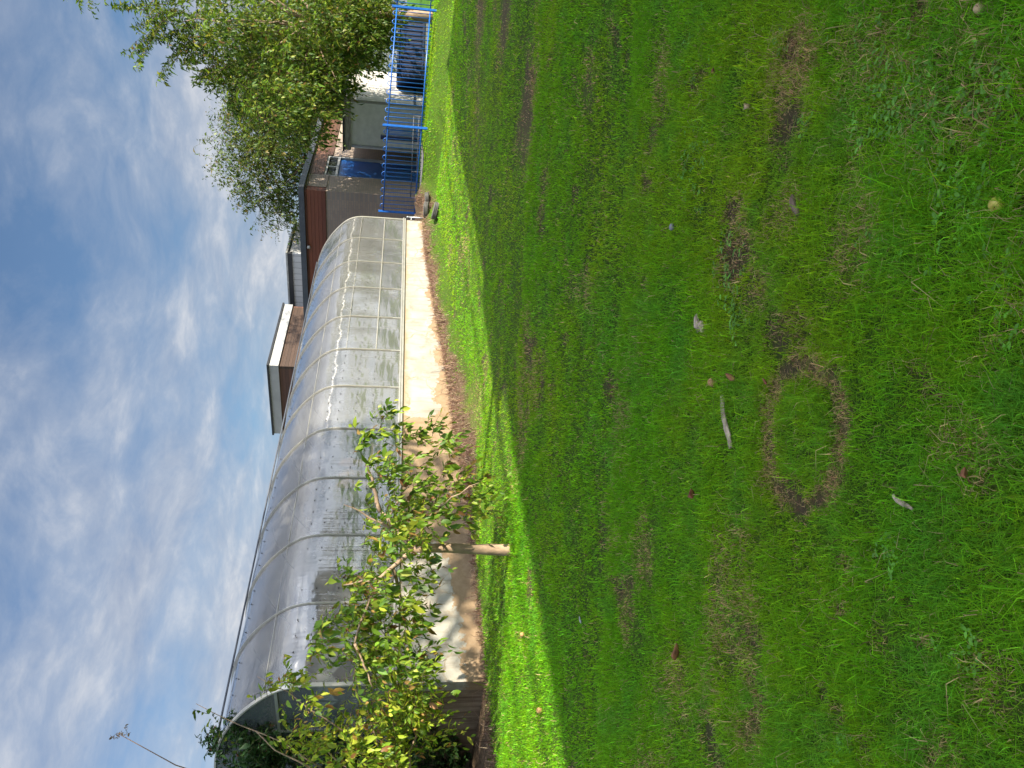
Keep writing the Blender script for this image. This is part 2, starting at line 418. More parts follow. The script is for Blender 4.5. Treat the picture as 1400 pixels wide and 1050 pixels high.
def cp(o, parent=None, **kw):
    c = o.copy(); col.objects.link(c); c.parent = parent if parent is not None else o.parent; return c

# ------------------------------------------------------------------ wear in the lawn
def _pxr(px, py, rx, ry):
    p = ground_at(px, py); a = ground_at(px + rx, py); b = ground_at(px, py - ry)
    return p[0], p[1], max(.03, abs(b[0]-p[0])), max(.03, abs(a[1]-p[1]))
#      photo x, y, half sizes, bare earth, dry straw
PATCH = [(1085,95,26,50,.25,.75),(1082,165,16,24,.85,.4),(1104,40,12,24,.2,.5),(1004,292,12,22,.95,.3),(1012,340,20,30,.3,.7),(1035,395,16,24,.1,.5),
 (722,150,9,56,.6,.8),(712,178,6,20,.5,.6),(690,24,7,34,.7,.7),(656,26,5,40,.4,.7),(745,245,5,22,.5,.3),(740,290,4,14,.5,.3),
 (1030,930,10,14,.6,.4),(1042,960,10,14,.5,.5),(1038,990,12,18,.8,.3),(1030,1010,16,20,.2,.6),(1128,945,7,16,.95,.2),(1150,975,10,16,.9,.3),(1190,1020,8,26,.85,.2),
 (1272,1032,10,14,.6,.7),(1300,1020,20,20,.1,.5),(1270,12,14,22,.6,.5),(1302,590,12,10,.4,.3),(1338,650,8,9,.3,.5),(1150,828,10,10,.6,.5),(1160,775,10,9,.7,.2),
 (880,760,10,40,0,.6),(858,830,8,40,.05,.5),(1205,870,14,14,.3,.3),(1270,880,14,14,.3,.3),(1350,930,24,40,0,.5),(905,100,8,40,.05,.5),
 (1075,290,20,26,.05,.5),(1170,330,26,40,.0,.45),(1330,610,40,40,.0,.35),(1140,505,10,12,.9,.3),(1078,505,12,16,.85,.3),(806,110,6,30,.1,.5),(652,560,6,40,.0,.5)]
PATCHW = [(*_pxr(a, b, c, d), e, f) for a, b, c, d, e, f in PATCH]
_rc = ground_at(1101, 598); _ra = ground_at(1048, 598); _rb = ground_at(1157, 598); _rl = ground_at(1101, 695); _rr = ground_at(1101, 497)
RINGC = ((_rl[0]+_rr[0])/2, (_ra[1]+_rb[1])/2); RINGX = abs(_rr[0]-_rl[0])/2; RINGY = abs(_ra[1]-_rb[1])/2
def wear(x, y):
    """bare earth and straw amounts at lawn points"""
    w1 = fbm(x*9, y*9, 3, 3.) - .5; w2 = fbm(x*9+50, y*9, 3, 8.) - .5
    bare = np.zeros_like(x); dry = np.zeros_like(x)
    for px, py, rx, ry, b, s in PATCHW:
        dx = (x - px)/rx; dy = (y - py)/ry
        m = (np.abs(dx) < 3) & (np.abs(dy) < 3)
        if not m.any(): continue
        r = np.hypot(dx[m] + 1.6*w1[m], dy[m] + 1.6*w2[m])
        k = sstep(1.25, .45, r)
        bare[m] = np.maximum(bare[m], k*b); dry[m] = np.maximum(dry[m], sstep(1.9, .6, r)*s)
    rr = np.hypot((x - RINGC[0])/RINGX + .35*w1, (y - RINGC[1])/RINGY + .35*w2)
    an = np.arctan2(y - RINGC[1], x - RINGC[0])
    gap = .55 + .9*fbm(an*1.4 + 9, an*0 + 2., 2)
    bare = np.maximum(bare, sstep(.14, .03, np.abs(rr - 1))*np.clip(gap, 0, 1)*(.22 + .75*sstep(.46, .6, fbm(x*16, y*16, 2, 4.))))
    dry = np.maximum(dry, sstep(.26, .08, np.abs(rr - .97))*.95)
    g = fbm(x*1.1 + 30, y*1.1, 4, 5.)
    dry = np.maximum(dry, sstep(.62, .82, g)*.5)
    far = sstep(21., 18.5, y); bare = bare*far; dry = dry*far
    bare = np.maximum(bare, far*sstep(.70, .80, fbm(x*3 + 7, y*2.2 + 80, 3, 2.))*.7)
    return bare, dry
def bed_edge(s):
    return np.interp(s, [-3, 0, 1.5, 3, 4.5, 6.5, 9, 12, 15], [.30, .24, .24, .45, .76, .58, .42, .38, .45]) + .3*(vnoise(s*1.3, s*0+7.7) - .5) + .14*(vnoise(s*5, s*0+1.7) - .5)

# ------------------------------------------------------------------ lawn sheet
def lawn_colour(x, y):
    g = fbm(x*.7, y*.7, 4, 1.); h = fbm(x*3.1, y*3.1, 3, 6.)
    base = np.array([.050, .105, .010])
    c = base*(.75 + .5*g[:, None]) + np.array([.022, .016, .0])*h[:, None]
    out = sstep(-.25, .25, np.abs(x) - (.5*np.maximum(y, 0)*1.06 + 1.4)); out = np.maximum(out, sstep(1.75, 1.45, y)); out = np.maximum(out, sstep(26.5, 27.5, y))[:, None]
    c = c*(1 - out) + out*np.array([.062, .17, .010])*(.8 + .4*g[:, None])
    bare, dry = wear(x, y)
    c = c*(1 - .6*dry[:, None]) + .6*dry[:, None]*np.array([.24, .18, .08])
    soil = np.array([.085, .056, .038])
    c = c*(1 - bare[:, None]) + bare[:, None]*soil
    s, n = to_sn(x, y)
    b = sstep(.10, -.06, n - bed_edge(s))*((s > -2.6) & (s < 16.3))
    return c*(1 - b[:, None]) + b[:, None]*np.array([.13, .088, .055])
def lawn():
    xs = np.r_[-900, -400, -150, -60, np.arange(-30, -8, 1.), np.arange(-8, -2, .14), np.arange(-2, 2, .05), np.arange(2, 14, .16), np.arange(14, 40, 1.), 60, 150, 400, 900]
    ys = np.r_[-900, -400, -120, -40, np.arange(-20, 1.4, 1.), np.arange(1.4, 5, .05), np.arange(5, 12, .12), np.arange(12, 27, .18), np.arange(27, 60, 1.5), 80, 150, 400, 900]
    X, Y = np.meshgrid(xs, ys, indexing='ij'); x = X.ravel(); y = Y.ravel()
    z = height(x, y)
    nx, ny = len(xs), len(ys)
    i = np.arange(nx-1)[:, None]*ny + np.arange(ny-1)[None, :]
    F = np.stack([i, i+ny, i+ny+1, i+1], -1).reshape(-1, 4)
    o = npmesh('lawn', np.c_[x, y, z], [F], M['ground'], lawn_colour(x, y), smooth=True)
    tag(o, kind='structure')
lawn()

# ------------------------------------------------------------------ grass blades
def blades(px, py, hgt, wid, colr, lean, seg=2, zoff=None):
    n = len(px); pz = height(px, py) - .004
    if zoff is not None: pz = pz + zoff
    az = rng.random(n)*2*math.pi; le = lean
    dx = np.cos(az)*np.sin(le); dy = np.sin(az)*np.sin(le); dz = np.cos(le)
    fa = az + math.pi/2 + rng.normal(0, .7, n); sx = np.cos(fa)*wid/2; sy = np.sin(fa)*wid/2
    B = np.c_[px, py, pz]; S = np.c_[sx, sy, np.zeros(n)]
    d1 = np.c_[dx*.45, dy*.45, np.cos(le*.5)]*hgt[:, None]*.55
    d2 = np.c_[dx*1.25, dy*1.25, dz*.95]*hgt[:, None]
    if seg == 2:
        V = np.stack([B - S, B + S, B + d1 + S*.8, B + d1 - S*.8, B + d2], 1).reshape(-1, 3)
        b = np.arange(n)*5
        F = [np.c_[b, b+1, b+2, b+3], np.c_[b+3, b+2, b+4]]; k = 5
    else:
        V = np.stack([B - S, B + S, B + d2], 1).reshape(-1, 3); b = np.arange(n)*3
        F = [np.c_[b, b+1, b+2]]; k = 3
    return V, F, np.repeat(colr, k, 0)
def grass_palette(x, y, dry, bare, n):
    g = fbm(x*.8 + 3, y*.8, 4, 2.); h = fbm(x*4 + 1, y*4, 3, 4.); r = rng.random(n)
    a = np.array([.120, .385, .012]); b = np.array([.25, .42, .014]); c = np.array([.090, .33, .042])
    t = np.clip((g - .36)*1.7 + rng.normal(0, .25, n), 0, 1)[:, None]
    colr = a*(1 - t) + b*t
    k = np.clip((h - .5)*3 + rng.normal(0, .25, n), 0, 1)[:, None]
    colr = colr*(1 - .6*k) + c*.6*k
    colr = colr*np.exp(rng.normal(0, .30, n))[:, None]
    straw = np.array([.56, .42, .20])*np.exp(rng.normal(0, .25, n))[:, None]
    m = (r < .022 + .66*dry + .35*bare)
    colr[m] = straw[m]
    brown = (rng.random(n) < .012 + .12*dry + .25*bare); colr[brown] = np.array([.20, .12, .06])
    return colr
def make_grass():
    V = []; F = []; C = []; base = 0
    zones = [(1.55, 3.2, 30000, .040, .0027, 2), (3.2, 5.2, 16000, .040, .0036, 2), (5.2, 9., 5200, .040, .0060, 2), (9., 15., 2100, .042, .0100, 1), (15., 27., 850, .046, .019, 1)]
    for d0, d1, dens, hh, ww, seg in zones:
        wmax = .5*d1*1.06 + 1.5
        n = int((d1 - d0)*2*wmax*dens)
        y = rng.uniform(d0, d1, n); x = rng.uniform(-wmax, wmax, n)
        s, nn = to_sn(x, y)
        ok = np.abs(x) < .5*y*1.06 + 1.5
        ok &= (nn - bed_edge(s) + rng.normal(0, .13, n) > 0) | (s < -2.6) | ((s > 16.6) & (nn > -.2))
        ok &= ~((s > -.3) & (s < 14.9) & (nn < .05)); ok &= ~((s > 17.9) & (nn < -.6)); ok &= ~((nn < 0.1) & (s < 16) & (s > -.2))
        ok &= ~((s > 16.75) & (s < 18.1) & (nn < 1.2)); ok &= ~((s > 20.3) & (s < 24.3) & (nn < 1.6) & (nn > -.3))
        x, y = x[ok], y[ok]
        bare, dry = wear(x, y)
        tuft = fbm(x*5.5, y*5.5, 3, 7.)
        keep = rng.random(len(x)) < np.clip(1 - bare*.86, .05, 1)*np.clip(.5 + 1.5*(tuft - .3), .15, 1)
        x, y, bare, dry, tuft = x[keep], y[keep], bare[keep], dry[keep], tuft[keep]
        n = len(x)
        long_ = fbm(x*1.3 + 12, y*1.3, 3, 9.)
        h = hh*np.exp(rng.normal(0, .3, n))*(.55 + .9*long_)*(.75 + .5*tuft)*(1 - .45*dry)*(1 - .3*bare)
        if d0 < 4: h = h*(1 + .35*sstep(3.6, 2., y))
        lean = np.clip(np.abs(rng.normal(.95, .38, n)), 0, 1.42) + .12*dry
        lg = rng.random(n) < .08; h = np.where(lg, h*1.9, h); lean = np.where(lg, np.clip(lean + .3, 0, 1.45), lean)
        v, f, c = blades(x, y, h, ww*np.exp(rng.normal(0, .25, n)), grass_palette(x, y, dry, bare, n), lean, seg)
        V.append(v); C.append(c); F += [q + base for q in f]; base += len(v)
    o = npmesh('grass', np.vstack(V), F, M['grass'], np.vstack(C))
    tag(o, kind='stuff')
make_grass()

# dead stalks and leaf litter on the raised bed under the wall
def bed_litter():
    n = 42000
    s = rng.uniform(-2.4, 15.8, n); nn = rng.uniform(.01, 1.25, n)
    ok = nn < bed_edge(s) + rng.normal(0, .13, n)
    s, nn = s[ok], nn[ok]; n = len(s)
    x = W0[0] + s*D2[0] + nn*N2[0]; y = W0[1] + s*D2[1] + nn*N2[1]
    pal = np.array([(.30, .22, .145), (.20, .135, .085), (.42, .34, .23), (.12, .08, .055), (.26, .19, .135), (.13, .20, .03)])
    c = pal[rng.choice(6, n, p=[.3, .25, .17, .13, .1, .05])]*np.exp(rng.normal(0, .25, n))[:, None]
    v, f, c = blades(x, y, .06*np.exp(rng.normal(0, .55, n))*(1 + 1.6*(rng.random(n) < .05)), .009*np.exp(rng.normal(0, .45, n)), c, np.clip(np.abs(rng.normal(1.0, .45, n)), 0, 1.5), 2)
    o = npmesh('leaf_litter', v, f, M['grass'], c); tag(o, kind='stuff')
bed_litter()

# ------------------------------------------------------------------ leaves
def unit(v): return v/(np.linalg.norm(v, axis=-1, keepdims=True) + 1e-9)
def leaves(P, T, Nv, L, W, droop, fold, colr, detail=True):
    T = unit(T); S = unit(np.cross(T, Nv)); U = np.cross(S, T); n = len(P); L = L[:, None]; W = W[:, None]; dr = droop[:, None]; fo = fold[:, None]
    mid = lambda t: P + T*L*t - U*L*dr*t*t
    if detail:
        e = lambda t, w, sg: mid(t) + sg*S*W*w*.5 + U*W*w*.5*fo
        V = np.stack([P, mid(.33), mid(.7), mid(1.), e(.30, .88, 1), e(.68, .80, 1), e(.30, .88, -1), e(.68, .80, -1)], 1).reshape(-1, 3)
        b = np.arange(n)*8
        F = [np.r_[np.c_[b, b+4, b+1], np.c_[b+5, b+3, b+2], np.c_[b+6, b, b+1], np.c_[b+3, b+7, b+2]],
             np.r_[np.c_[b+4, b+5, b+2, b+1], np.c_[b+7, b+6, b+1, b+2]]]; k = 8
    else:
        e = lambda t, sg: mid(t) + sg*S*W*.5 + U*W*.5*fo
        V = np.stack([P, e(.45, 1), mid(1.), e(.45, -1), mid(.45)], 1).reshape(-1, 3); b = np.arange(n)*5
        F = [np.r_[np.c_[b, b+1, b+4], np.c_[b+1, b+2, b+4], np.c_[b+2, b+3, b+4], np.c_[b+3, b, b+4]]]; k = 5
    return V, F, np.repeat(colr, k, 0)
class Crown:
    def __init__(s): s.P = []; s.T = []; s.N = []; s.L = []; s.W = []; s.c = []; s.d = []; s.f = []; s.tw = MB()
    def shoot(s, o, d, length, nleaf, leaf, pal, sag=.35, ratio=.42, twig=.004, leafdown=.5, k=3, bare0=.1, weights=None):
        o = np.array(o, float); d = d/(np.linalg.norm(d) + 1e-9)
        dn = np.array([0, 0, -1.])
        curve = lambda t: o + d*length*t + dn*length*sag*t*t
        s.tw.tube([curve(t) for t in (0, .35, .7, 1)], [twig, twig*.8, twig*.6, twig*.3], k, False)
        ts = bare0 + (1 - bare0)*(np.arange(nleaf) + rng.random(nleaf)*.6)/nleaf
        pos = np.array([curve(t) for t in ts]); tan = unit(d + 2*sag*dn*ts[:, None])
        side = unit(np.cross(tan, rng.normal(0, 1, (nleaf, 3)) + np.array([0, 0, .8])))
        side *= np.where(np.arange(nleaf) % 2, 1, -1)[:, None]
        T = unit(.5*tan + .75*side + leafdown*dn + rng.normal(0, .28, (nleaf, 3)))
        s.P.append(pos); s.T.append(T); s.N.append(unit(np.array([0, 0, 1.]) + rng.normal(0, .45, (nleaf, 3))))
        s.L.append(leaf*np.exp(rng.normal(0, .33, nleaf))); s.W.append(s.L[-1]*ratio*np.exp(rng.normal(0, .12, nleaf)))
        c = 1.35*pal[rng.choice(len(pal), nleaf, p=weights)]*np.exp(rng.normal(0, .2, (nleaf, 1)))
        s.c.append(c); s.d.append(np.abs(rng.normal(.22, .15, nleaf))); s.f.append(np.abs(rng.normal(.35, .2, nleaf)))
    def build(s, parent, detail, name='crown', twigmat='twig'):
        cat = lambda a: np.concatenate(a)
        v, f, c = leaves(cat(s.P), cat(s.T), cat(s.N), cat(s.L), cat(s.W), cat(s.d), cat(s.f), cat(s.c), detail)
        tv = np.array(s.tw.v); tf = np.array(s.tw.f); b = len(v)
        v = np.vstack([v, tv]); c = np.vstack([c, np.tile([.12, .075, .045], (len(tv), 1))])
        return npmesh(name, v, f + [tf + b], M['leaf'], c, parent, smooth=False)
def limb(mb, a, b, r0, r1, bend=(0, 0, 0), n=7, k=8, wig=.03):
    a = np.array(a, float); b = np.array(b, float); L = np.linalg.norm(b - a)
    pts = []
    for i in range(n):
        t = i/(n-1); p = a*(1-t) + b*t + np.array(bend)*4*t*(1-t)*L
        if 0 < i < n-1: p = p + rng.normal(0, wig*L, 3)*.5
        pts.append(p)
    mb.tube(pts, [r0*(1-t) + r1*t for t in np.linspace(0, 1, n)], k)
    return pts

APPLE = np.array([(.10, .18, .015), (.17, .23, .02), (.24, .27, .03), (.06, .125, .015), (.22, .14, .04), (.18, .09, .035)])
APW = [.36, .25, .10, .21, .05, .03]

# ------------------------------------------------------------------ the young fruit tree on the lawn
def fruit_tree():
    b = ground_at(697, 752); d = b[1]
    t = thing('fruit_tree', 'young fruit tree with bare pale trunk on the sunlit lawn before the white wall', 'tree', b)
    tr = MB(); o = np.array(b)
    W = lambda x, y, dd=0: at(x, y, d + dd) - o
    f1 = W(566, 750)
    tr.tube([(0, .0, -.12), (0, 0, .03), W(655, 751), W(610, 749), f1], [.085, .070, .060, .055, .05], 12)
    A = limb(tr, f1, W(520, 700, .1), .034, .018, (0, 0, .02)); limb(tr, A[-1], W(500, 630, .2), .028, .010)
    limb(tr, W(530, 712, .1), W(580, 640, -.2), .013, .007, (0, 0, .05)); limb(tr, f1, W(600, 690, -.3), .014, .008, (0, 0, .06))
    limb(tr, W(590, 700, -.3), W(655, 660, -.5), .012, .004, (0, 0, .05))
    B = limb(tr, f1, W(520, 790, -.1), .034, .020); B2 = limb(tr, B[-1], W(485, 880, -.3), .019, .010, (0, 0, .02)); limb(tr, B2[-1], W(510, 940, -.4), .016, .007)
    limb(tr, B[-1], W(470, 800, .2), .02, .007); limb(tr, B[4], W(560, 880, .3), .022, .007); limb(tr, A[3], W(470, 690, .1), .018, .005)
    tr.build('trunk', M['pale_bark'], t, True)
    c = Crown()
    cl = [(600,612,22,7),(555,600,30,12),(530,575,14,7),(585,590,14,7),(500,610,16,5),(515,650,32,14),(560,660,42,24),(600,672,36,14),(640,690,24,8),(668,690,14,5),(610,715,28,8),
     (545,705,42,28),(585,715,32,12),(505,700,26,10),(530,745,36,28),(560,745,26,14),(480,790,16,14),(500,815,26,22),(535,800,32,22),(560,835,24,10),(585,830,14,5),(440,865,16,14),(432,885,14,9),
     (475,845,26,20),(505,860,36,34),(540,880,34,26),(495,905,30,24),(550,915,30,18),(575,905,16,8),(520,935,32,22),(460,905,10,3),(625,660,20,9),(575,770,16,7),(655,655,16,4)]
    for x, y, r, k in cl:
        cen = W(x, y, rng.uniform(-.5, .5)); rr = r*d/FPX
        for i in range(int(k*1.2)):
            p = cen + rng.normal(0, .42, 3)*rr*np.array([1, 1.6, 1])
            dr = rng.normal(0, 1, 3) + np.array([0, 0, -.1]) + (p - f1)*.3
            c.shoot(p, dr, rng.uniform(.14, .34), rng.integers(6, 11), .080, APPLE, rng.uniform(.2, .6), .46, .0035, .55, 4, .05, APW)
    c.build(t, True)
    return t
fruit_tree()
def left_fruit_tree():
    d = 9.0; bx = at(650, 1130, d); b = np.array([bx[0], bx[1], gz(bx[0], bx[1])])
    t = thing('fruit_tree', 'yellow green fruit tree reaching in from the shaded end of the greenhouse', 'tree', b)
    o = b; W = lambda x, y, dd=0: at(x, y, d + dd) - o
    tr = MB(); f1 = W(560, 1110)
    tr.tube([(0, 0, -.1), (0, 0, .05), f1*.6, f1], [.11, .09, .075, .07], 12)
    for x, y in ((500, 960), (430, 1010), (575, 950), (350, 1000), (540, 1020), (470, 1060), (520, 1180), (420, 1200), (380, 1110)):
        p = limb(tr, f1, W(x, y, rng.uniform(-.3, .4)), .022, .005, (0, 0, .04))
    limb(tr, W(470, 1000), W(352, 925, .2), .009, .003, (0, 0, .02)); limb(tr, W(440, 1050), W(268, 962, .1), .01, .003, (0, 0, -.03))
    tr.build('trunk', M['pale_bark'], t, True)
    c = Crown(); pal = APPLE*np.array([1.15, 1.12, .95])
    cl = [(545,955,30,15),(575,945,18,7),(500,970,30,16),(540,990,36,26),(580,985,22,8),(495,1015,36,24),(545,1025,32,18),(450,1000,26,12),(430,965,16,5),(420,1030,20,8),(585,1015,16,6),(470,1040,28,14),
      (520,1050,32,18),(398,940,18,5),(365,945,14,3),(400,925,20,4),(400,1010,22,7),(500,1090,40,26),(430,1090,40,22),(520,1150,50,34),(440,1160,50,34),(370,1120,40,22),(480,1220,50,30),(400,1210,40,22),(560,1100,30,14),(610,1000,12,3),(560,970,26,12)]
    for x, y, r, k in cl:
        cen = W(x, y, rng.uniform(-.4, .5)); rr = r*d/FPX
        for i in range(int(k*2.0)):
            p = cen + rng.normal(0, .42, 3)*rr*np.array([1, 1.6, 1])
            c.shoot(p, rng.normal(0, 1, 3) + np.array([.25, 0, .1]), rng.uniform(.14, .34), rng.integers(6, 10), .070, pal, rng.uniform(.1, .5), .45, .0035, .45, 4, .05, [.30, .32, .22, .08, .06, .02])
    # bare-ish shoot against the sky
    for q in ((268, 962), (285, 985), (300, 1000)):
        c.shoot(W(q[0]+16, q[1]+14, .1), np.array([.3, 0, .9]), .2, 6, .075, APPLE*.6, .1, .45, .003, .3, 4, .0, APW)
    c.build(t, True)
    ap = []
    for x, y in ((578, 1000), (561, 968)):
        a = MB().lathe([(.001, .03), (.016, .032), (.030, .015), (.033, -.004), (.026, -.026), (.010, -.033), (.001, -.028)], 12)
        q = a.build('fruit', M['green_apple'], t, True); q.location = W(x, y, -.35)
left_fruit_tree()
def evergreen():
    d = 11.2; p0 = SN(-.9, -2.1); b = np.array([p0[0], p0[1], gz(p0[0], p0[1])]); o = b
    t = thing('evergreen_shrub', 'tall dark evergreen shrub crowding the shaded end of the greenhouse', 'shrub', b)
    tr = MB()
    for i in range(7):
        a = i*.9; limb(tr, (math.cos(a)*.12, math.sin(a)*.12, -.1), (math.cos(a)*.8, math.sin(a)*.7, rng.uniform(1.6, 3.0)), .045, .012, (0, 0, .03))
    tr.build('trunk', M['bark'], t, True)
    c = Crown(); pal = np.array([(.022, .055, .014), (.03, .07, .018), (.016, .04, .012), (.05, .085, .02), (.12, .05, .02)])
    cl = [(300,1032,16,26),(330,1010,16,24),(350,1035,28,50),(395,1015,18,30),(400,1040,30,60),(450,1030,26,50),(500,1040,30,50),(560,1035,28,45),(600,1040,28,40),(630,1045,22,30),
      (360,1080,50,110),(460,1090,60,130),(560,1090,60,120),(620,1080,40,60),(330,1100,40,80),(420,1150,60,120),(540,1160,70,130),(620,1150,50,80),(370,1165,50,90)]
    for x, y, r, k in cl:
        cen = at(x, y - 22, d + rng.uniform(-.2, .6)) - o; rr = r*d/FPX
        for i in range(int(k*2.4)):
            q = cen + rng.normal(0, .45, 3)*rr*np.array([1, 1.3, 1])
            if q[2] < .05: continue
            c.shoot(q, rng.normal(0, 1, 3) + np.array([0, 0, .5]), rng.uniform(.1, .22), rng.integers(8, 13), .065, pal, .1, .46, .003, .1, 3, .05, [.36, .3, .24, .08, .02])
    c.build(t, False)
evergreen()
def seed_stem():
    b = SN(-3.2, .6); b[2] = gz(b[0], b[1]); d = b[1]
    tipp = at(160, 1002, d) - b; mid = at(330, 1075, d) - b
    m = MB(); m.tube([(0, 0, -.05), mid*.5 + np.array([.05, 0, 0]), mid, at(240, 1046, d) - b, tipp], [.012, .009, .007, .005, .003], 6)
    t = thing('dead_flower_stem', 'tall thin dead flower stem with a dry seed head against the sky', 'plant', b)
    m.build('stem', M['twig'], t, True)
    h = Crown(); pal = np.array([(.20, .14, .09), (.30, .22, .15)])
    for i in range(5): h.shoot(tipp + np.array([0, 0, -.03*i]), rng.normal(0, 1, 3) + np.array([0, 0, 1.]), .07, 6, .03, pal, .1, .5, .002, .1)
    v, f, cc = leaves(*[np.concatenate(a) for a in (h.P, h.T, h.N, h.L, h.W, h.d, h.f, h.c)], True)
    tv = np.array(h.tw.v); tf = np.array(h.tw.f) + len(v)
    npmesh('seed_head', np.vstack([v, tv]), f + [tf], M['leaf'], np.vstack([cc, np.tile([.12, .08, .05], (len(tv), 1))]), t)
seed_stem()

# ------------------------------------------------------------------ trees behind the fence
def ray_clump(c, cen, rr, k, leaf, pal, w, up, ln, detail_n, sag, ratio, out=None, ystretch=1.4, leafdown=.5):
    for i in range(k):
        v = rng.normal(0, 1, 3); v /= np.linalg.norm(v)
        p = cen + v*rr*(rng.random()**.45)*np.array([1, ystretch, 1])
        dr = rng.normal(0, .6, 3) + v*.9 + np.array(up)
        c.shoot(p, dr, rng.uniform(*ln), rng.integers(*detail_n), leaf, pal, sag, ratio, .005, leafdown, 3, .05, w)
def spray_tree():
    d = 24.2; bx = at(600, 24, d); b = np.array([bx[0], bx[1], gz(bx[0], bx[1])]); o = b
    t = thing('broadleaf_tree', 'leafy tree with long arching sprays overhanging the blue fence', 'tree', b)
    W = lambda x, y, dd=0: at(x, y, d + dd) - o
    tr = MB(); f1 = W(515, 22); f2 = W(430, 30)
    tr.tube([(0, 0, -.2), (0, 0, .1), f1*.5, f1, W(470, 24), f2], [.24, .20, .17, .16, .14, .12], 12)
    tips = [(380,130,.5),(420,160,-.5),(330,100,0),(300,60,.4),(250,30,0),(400,60,1.5),(460,110,-1),(350,30,-1),(300,-60,0),(380,-90,.8),(440,-110,-.8),(250,-60,.5),(480,-60,1.2),(500,70,-.8)]
    for x, y, dd in tips: limb(tr, f2 if x < 470 else f1, W(x, y, dd), .045, .014, (0, 0, .06))
    tr.build('trunk', M['pale_bark'], t, True)
    c = Crown(); pal = np.array([(.065, .125, .010), (.115, .165, .014), (.035, .075, .008), (.19, .21, .026), (.15, .09, .025)]); w = [.36, .26, .26, .09, .03]
    cl = [(495,14,30),(520,8,22),(500,34,24),(455,48,34),(470,40,34),(475,72,26),(505,18,30),(505,62,26),(525,35,14),(450,30,40),(450,75,38),(440,118,34),(400,40,42),(400,90,40),(380,135,36),(352,30,40),(350,80,40),(330,118,28),(305,28,36),(305,72,34),(268,20,26),(262,55,22),(225,18,16),
          (425,158,26),(405,178,22),(462,112,18),
          (500,-40,34),(440,-40,44),(370,-50,48),(300,-40,36),(250,-60,30),(400,-115,44),(330,-110,36),(90,-70,34),(60,-115,34),(130,-110,34),(150,-50,30),(190,-80,34),(110,-20,20)]
    for x, y, r in cl:
        ray_clump(c, W(x, y, rng.uniform(-1.2, 1.2)), r*d/FPX, int((18 + .10*r*r)*(.38 if y < 0 else .85 if (x < 345 and y < 90) else .7 if (y < 42 and x < 440) else 1.25)), .125, pal, w, (-.35, -.1, .35), (.35, .8), (8, 13), .25, .40)
    for x0, y0, x1, y1 in ((235,20,168,82),(225,30,182,100),(262,45,212,112),(285,60,243,90),(300,80,258,118),(310,90,285,125),(330,110,312,150),(250,10,140,5),(240,15,175,45),(345,130,325,165),(270,30,200,62),(300,60,235,66),(350,130,345,172),(300,95,272,112)):
        for j in range(5):
            a = W(x0 + rng.normal(0, 5), y0 + rng.normal(0, 5), rng.uniform(-.8, .8)); e = W(x1 + rng.normal(0, 4), y1 + rng.normal(0, 4), rng.uniform(-.6, .6)); L = np.linalg.norm(e - a)
            c.shoot(a, e - a + np.array([0, 0, .15*L]), L, int(L*26), .125, pal*.9, .15, .4, .008, .45, 4, .02, w)
    c.build(t, False)
spray_tree()
def fine_tree(name, label, trunk_px, d, cl, leaf, pal, w, dens, sparse=()):
    bx = at(560, trunk_px, d); b = np.array([bx[0], bx[1], gz(bx[0], bx[1])]); o = b
    t = thing(name, label, 'tree', b)
    W = lambda x, y, dd=0: at(x, y, d + dd) - o
    tr = MB(); f = W(460, trunk_px); tr.tube([(0, 0, -.2), (0, 0, .2), f*.6, f], [.3, .25, .2, .17], 10)
    for x, y, r in cl[::2]: limb(tr, f, W(x, y, rng.uniform(-.8, .8)), .09, .015, (0, 0, .05))
    tr.build('trunk', M['bark'], t, True)
    c = Crown()
    for x, y, r in cl:
        ray_clump(c, W(x, y, rng.uniform(-1.5, 1.5)), r*d/FPX, int(18 + 2.3*dens*r*r), leaf, pal, w, (0, 0, .3), (.4, .9), (8, 13), .2, .45)
    for x, y, r, k in sparse:
        ray_clump(c, W(x, y, 0), r*d/FPX, k, leaf, pal, w, (-.4, 0, .5), (.6, 1.2), (7, 11), .15, .45)
    c.build(t, False)
fine_tree('bushy_tree', 'dense bushy tree with fine leaves rising behind the brick school building', 185, 33.,
    [(420,240,26),(400,275,22),(385,255,26),(365,225,28),(345,205,26),(345,170,30),(380,200,36),(390,165,38),(420,190,40),(440,150,42),(450,205,34),(455,240,24),(470,170,38),(470,120,44),(420,115,50),(380,120,44),(340,130,34),(440,70,50),(390,70,50),(480,60,44),(350,80,40),(490,20,40),(430,20,50),(380,20,46),(490,215,20),(495,150,26)],
    .125, np.array([(.045, .08, .010), (.08, .115, .014), (.03, .055, .008), (.13, .105, .022)]), [.4, .28, .22, .1], .075,
    [(318,195,28,60),(312,225,20,30),(335,245,24,60),(358,270,22,60),(388,290,20,50),(330,160,22,50),(300,205,16,10),(345,262,18,30),(400,300,12,18)])
fine_tree('bushy_tree', 'darker background tree low beyond the pale shed and fence', 60, 40.,
    [(500,40,34),(500,90,34),(500,130,26),(520,10,34),(480,10,44),(520,70,26),(470,60,44),(500,-40,44),(460,-40,50),(530,-90,40),(470,-110,50),(530,110,18),(530,40,20)],
    .10, np.array([(.03, .06, .012), (.05, .08, .014), (.02, .04, .01), (.09, .10, .02)]), [.4, .28, .24, .08], .04)

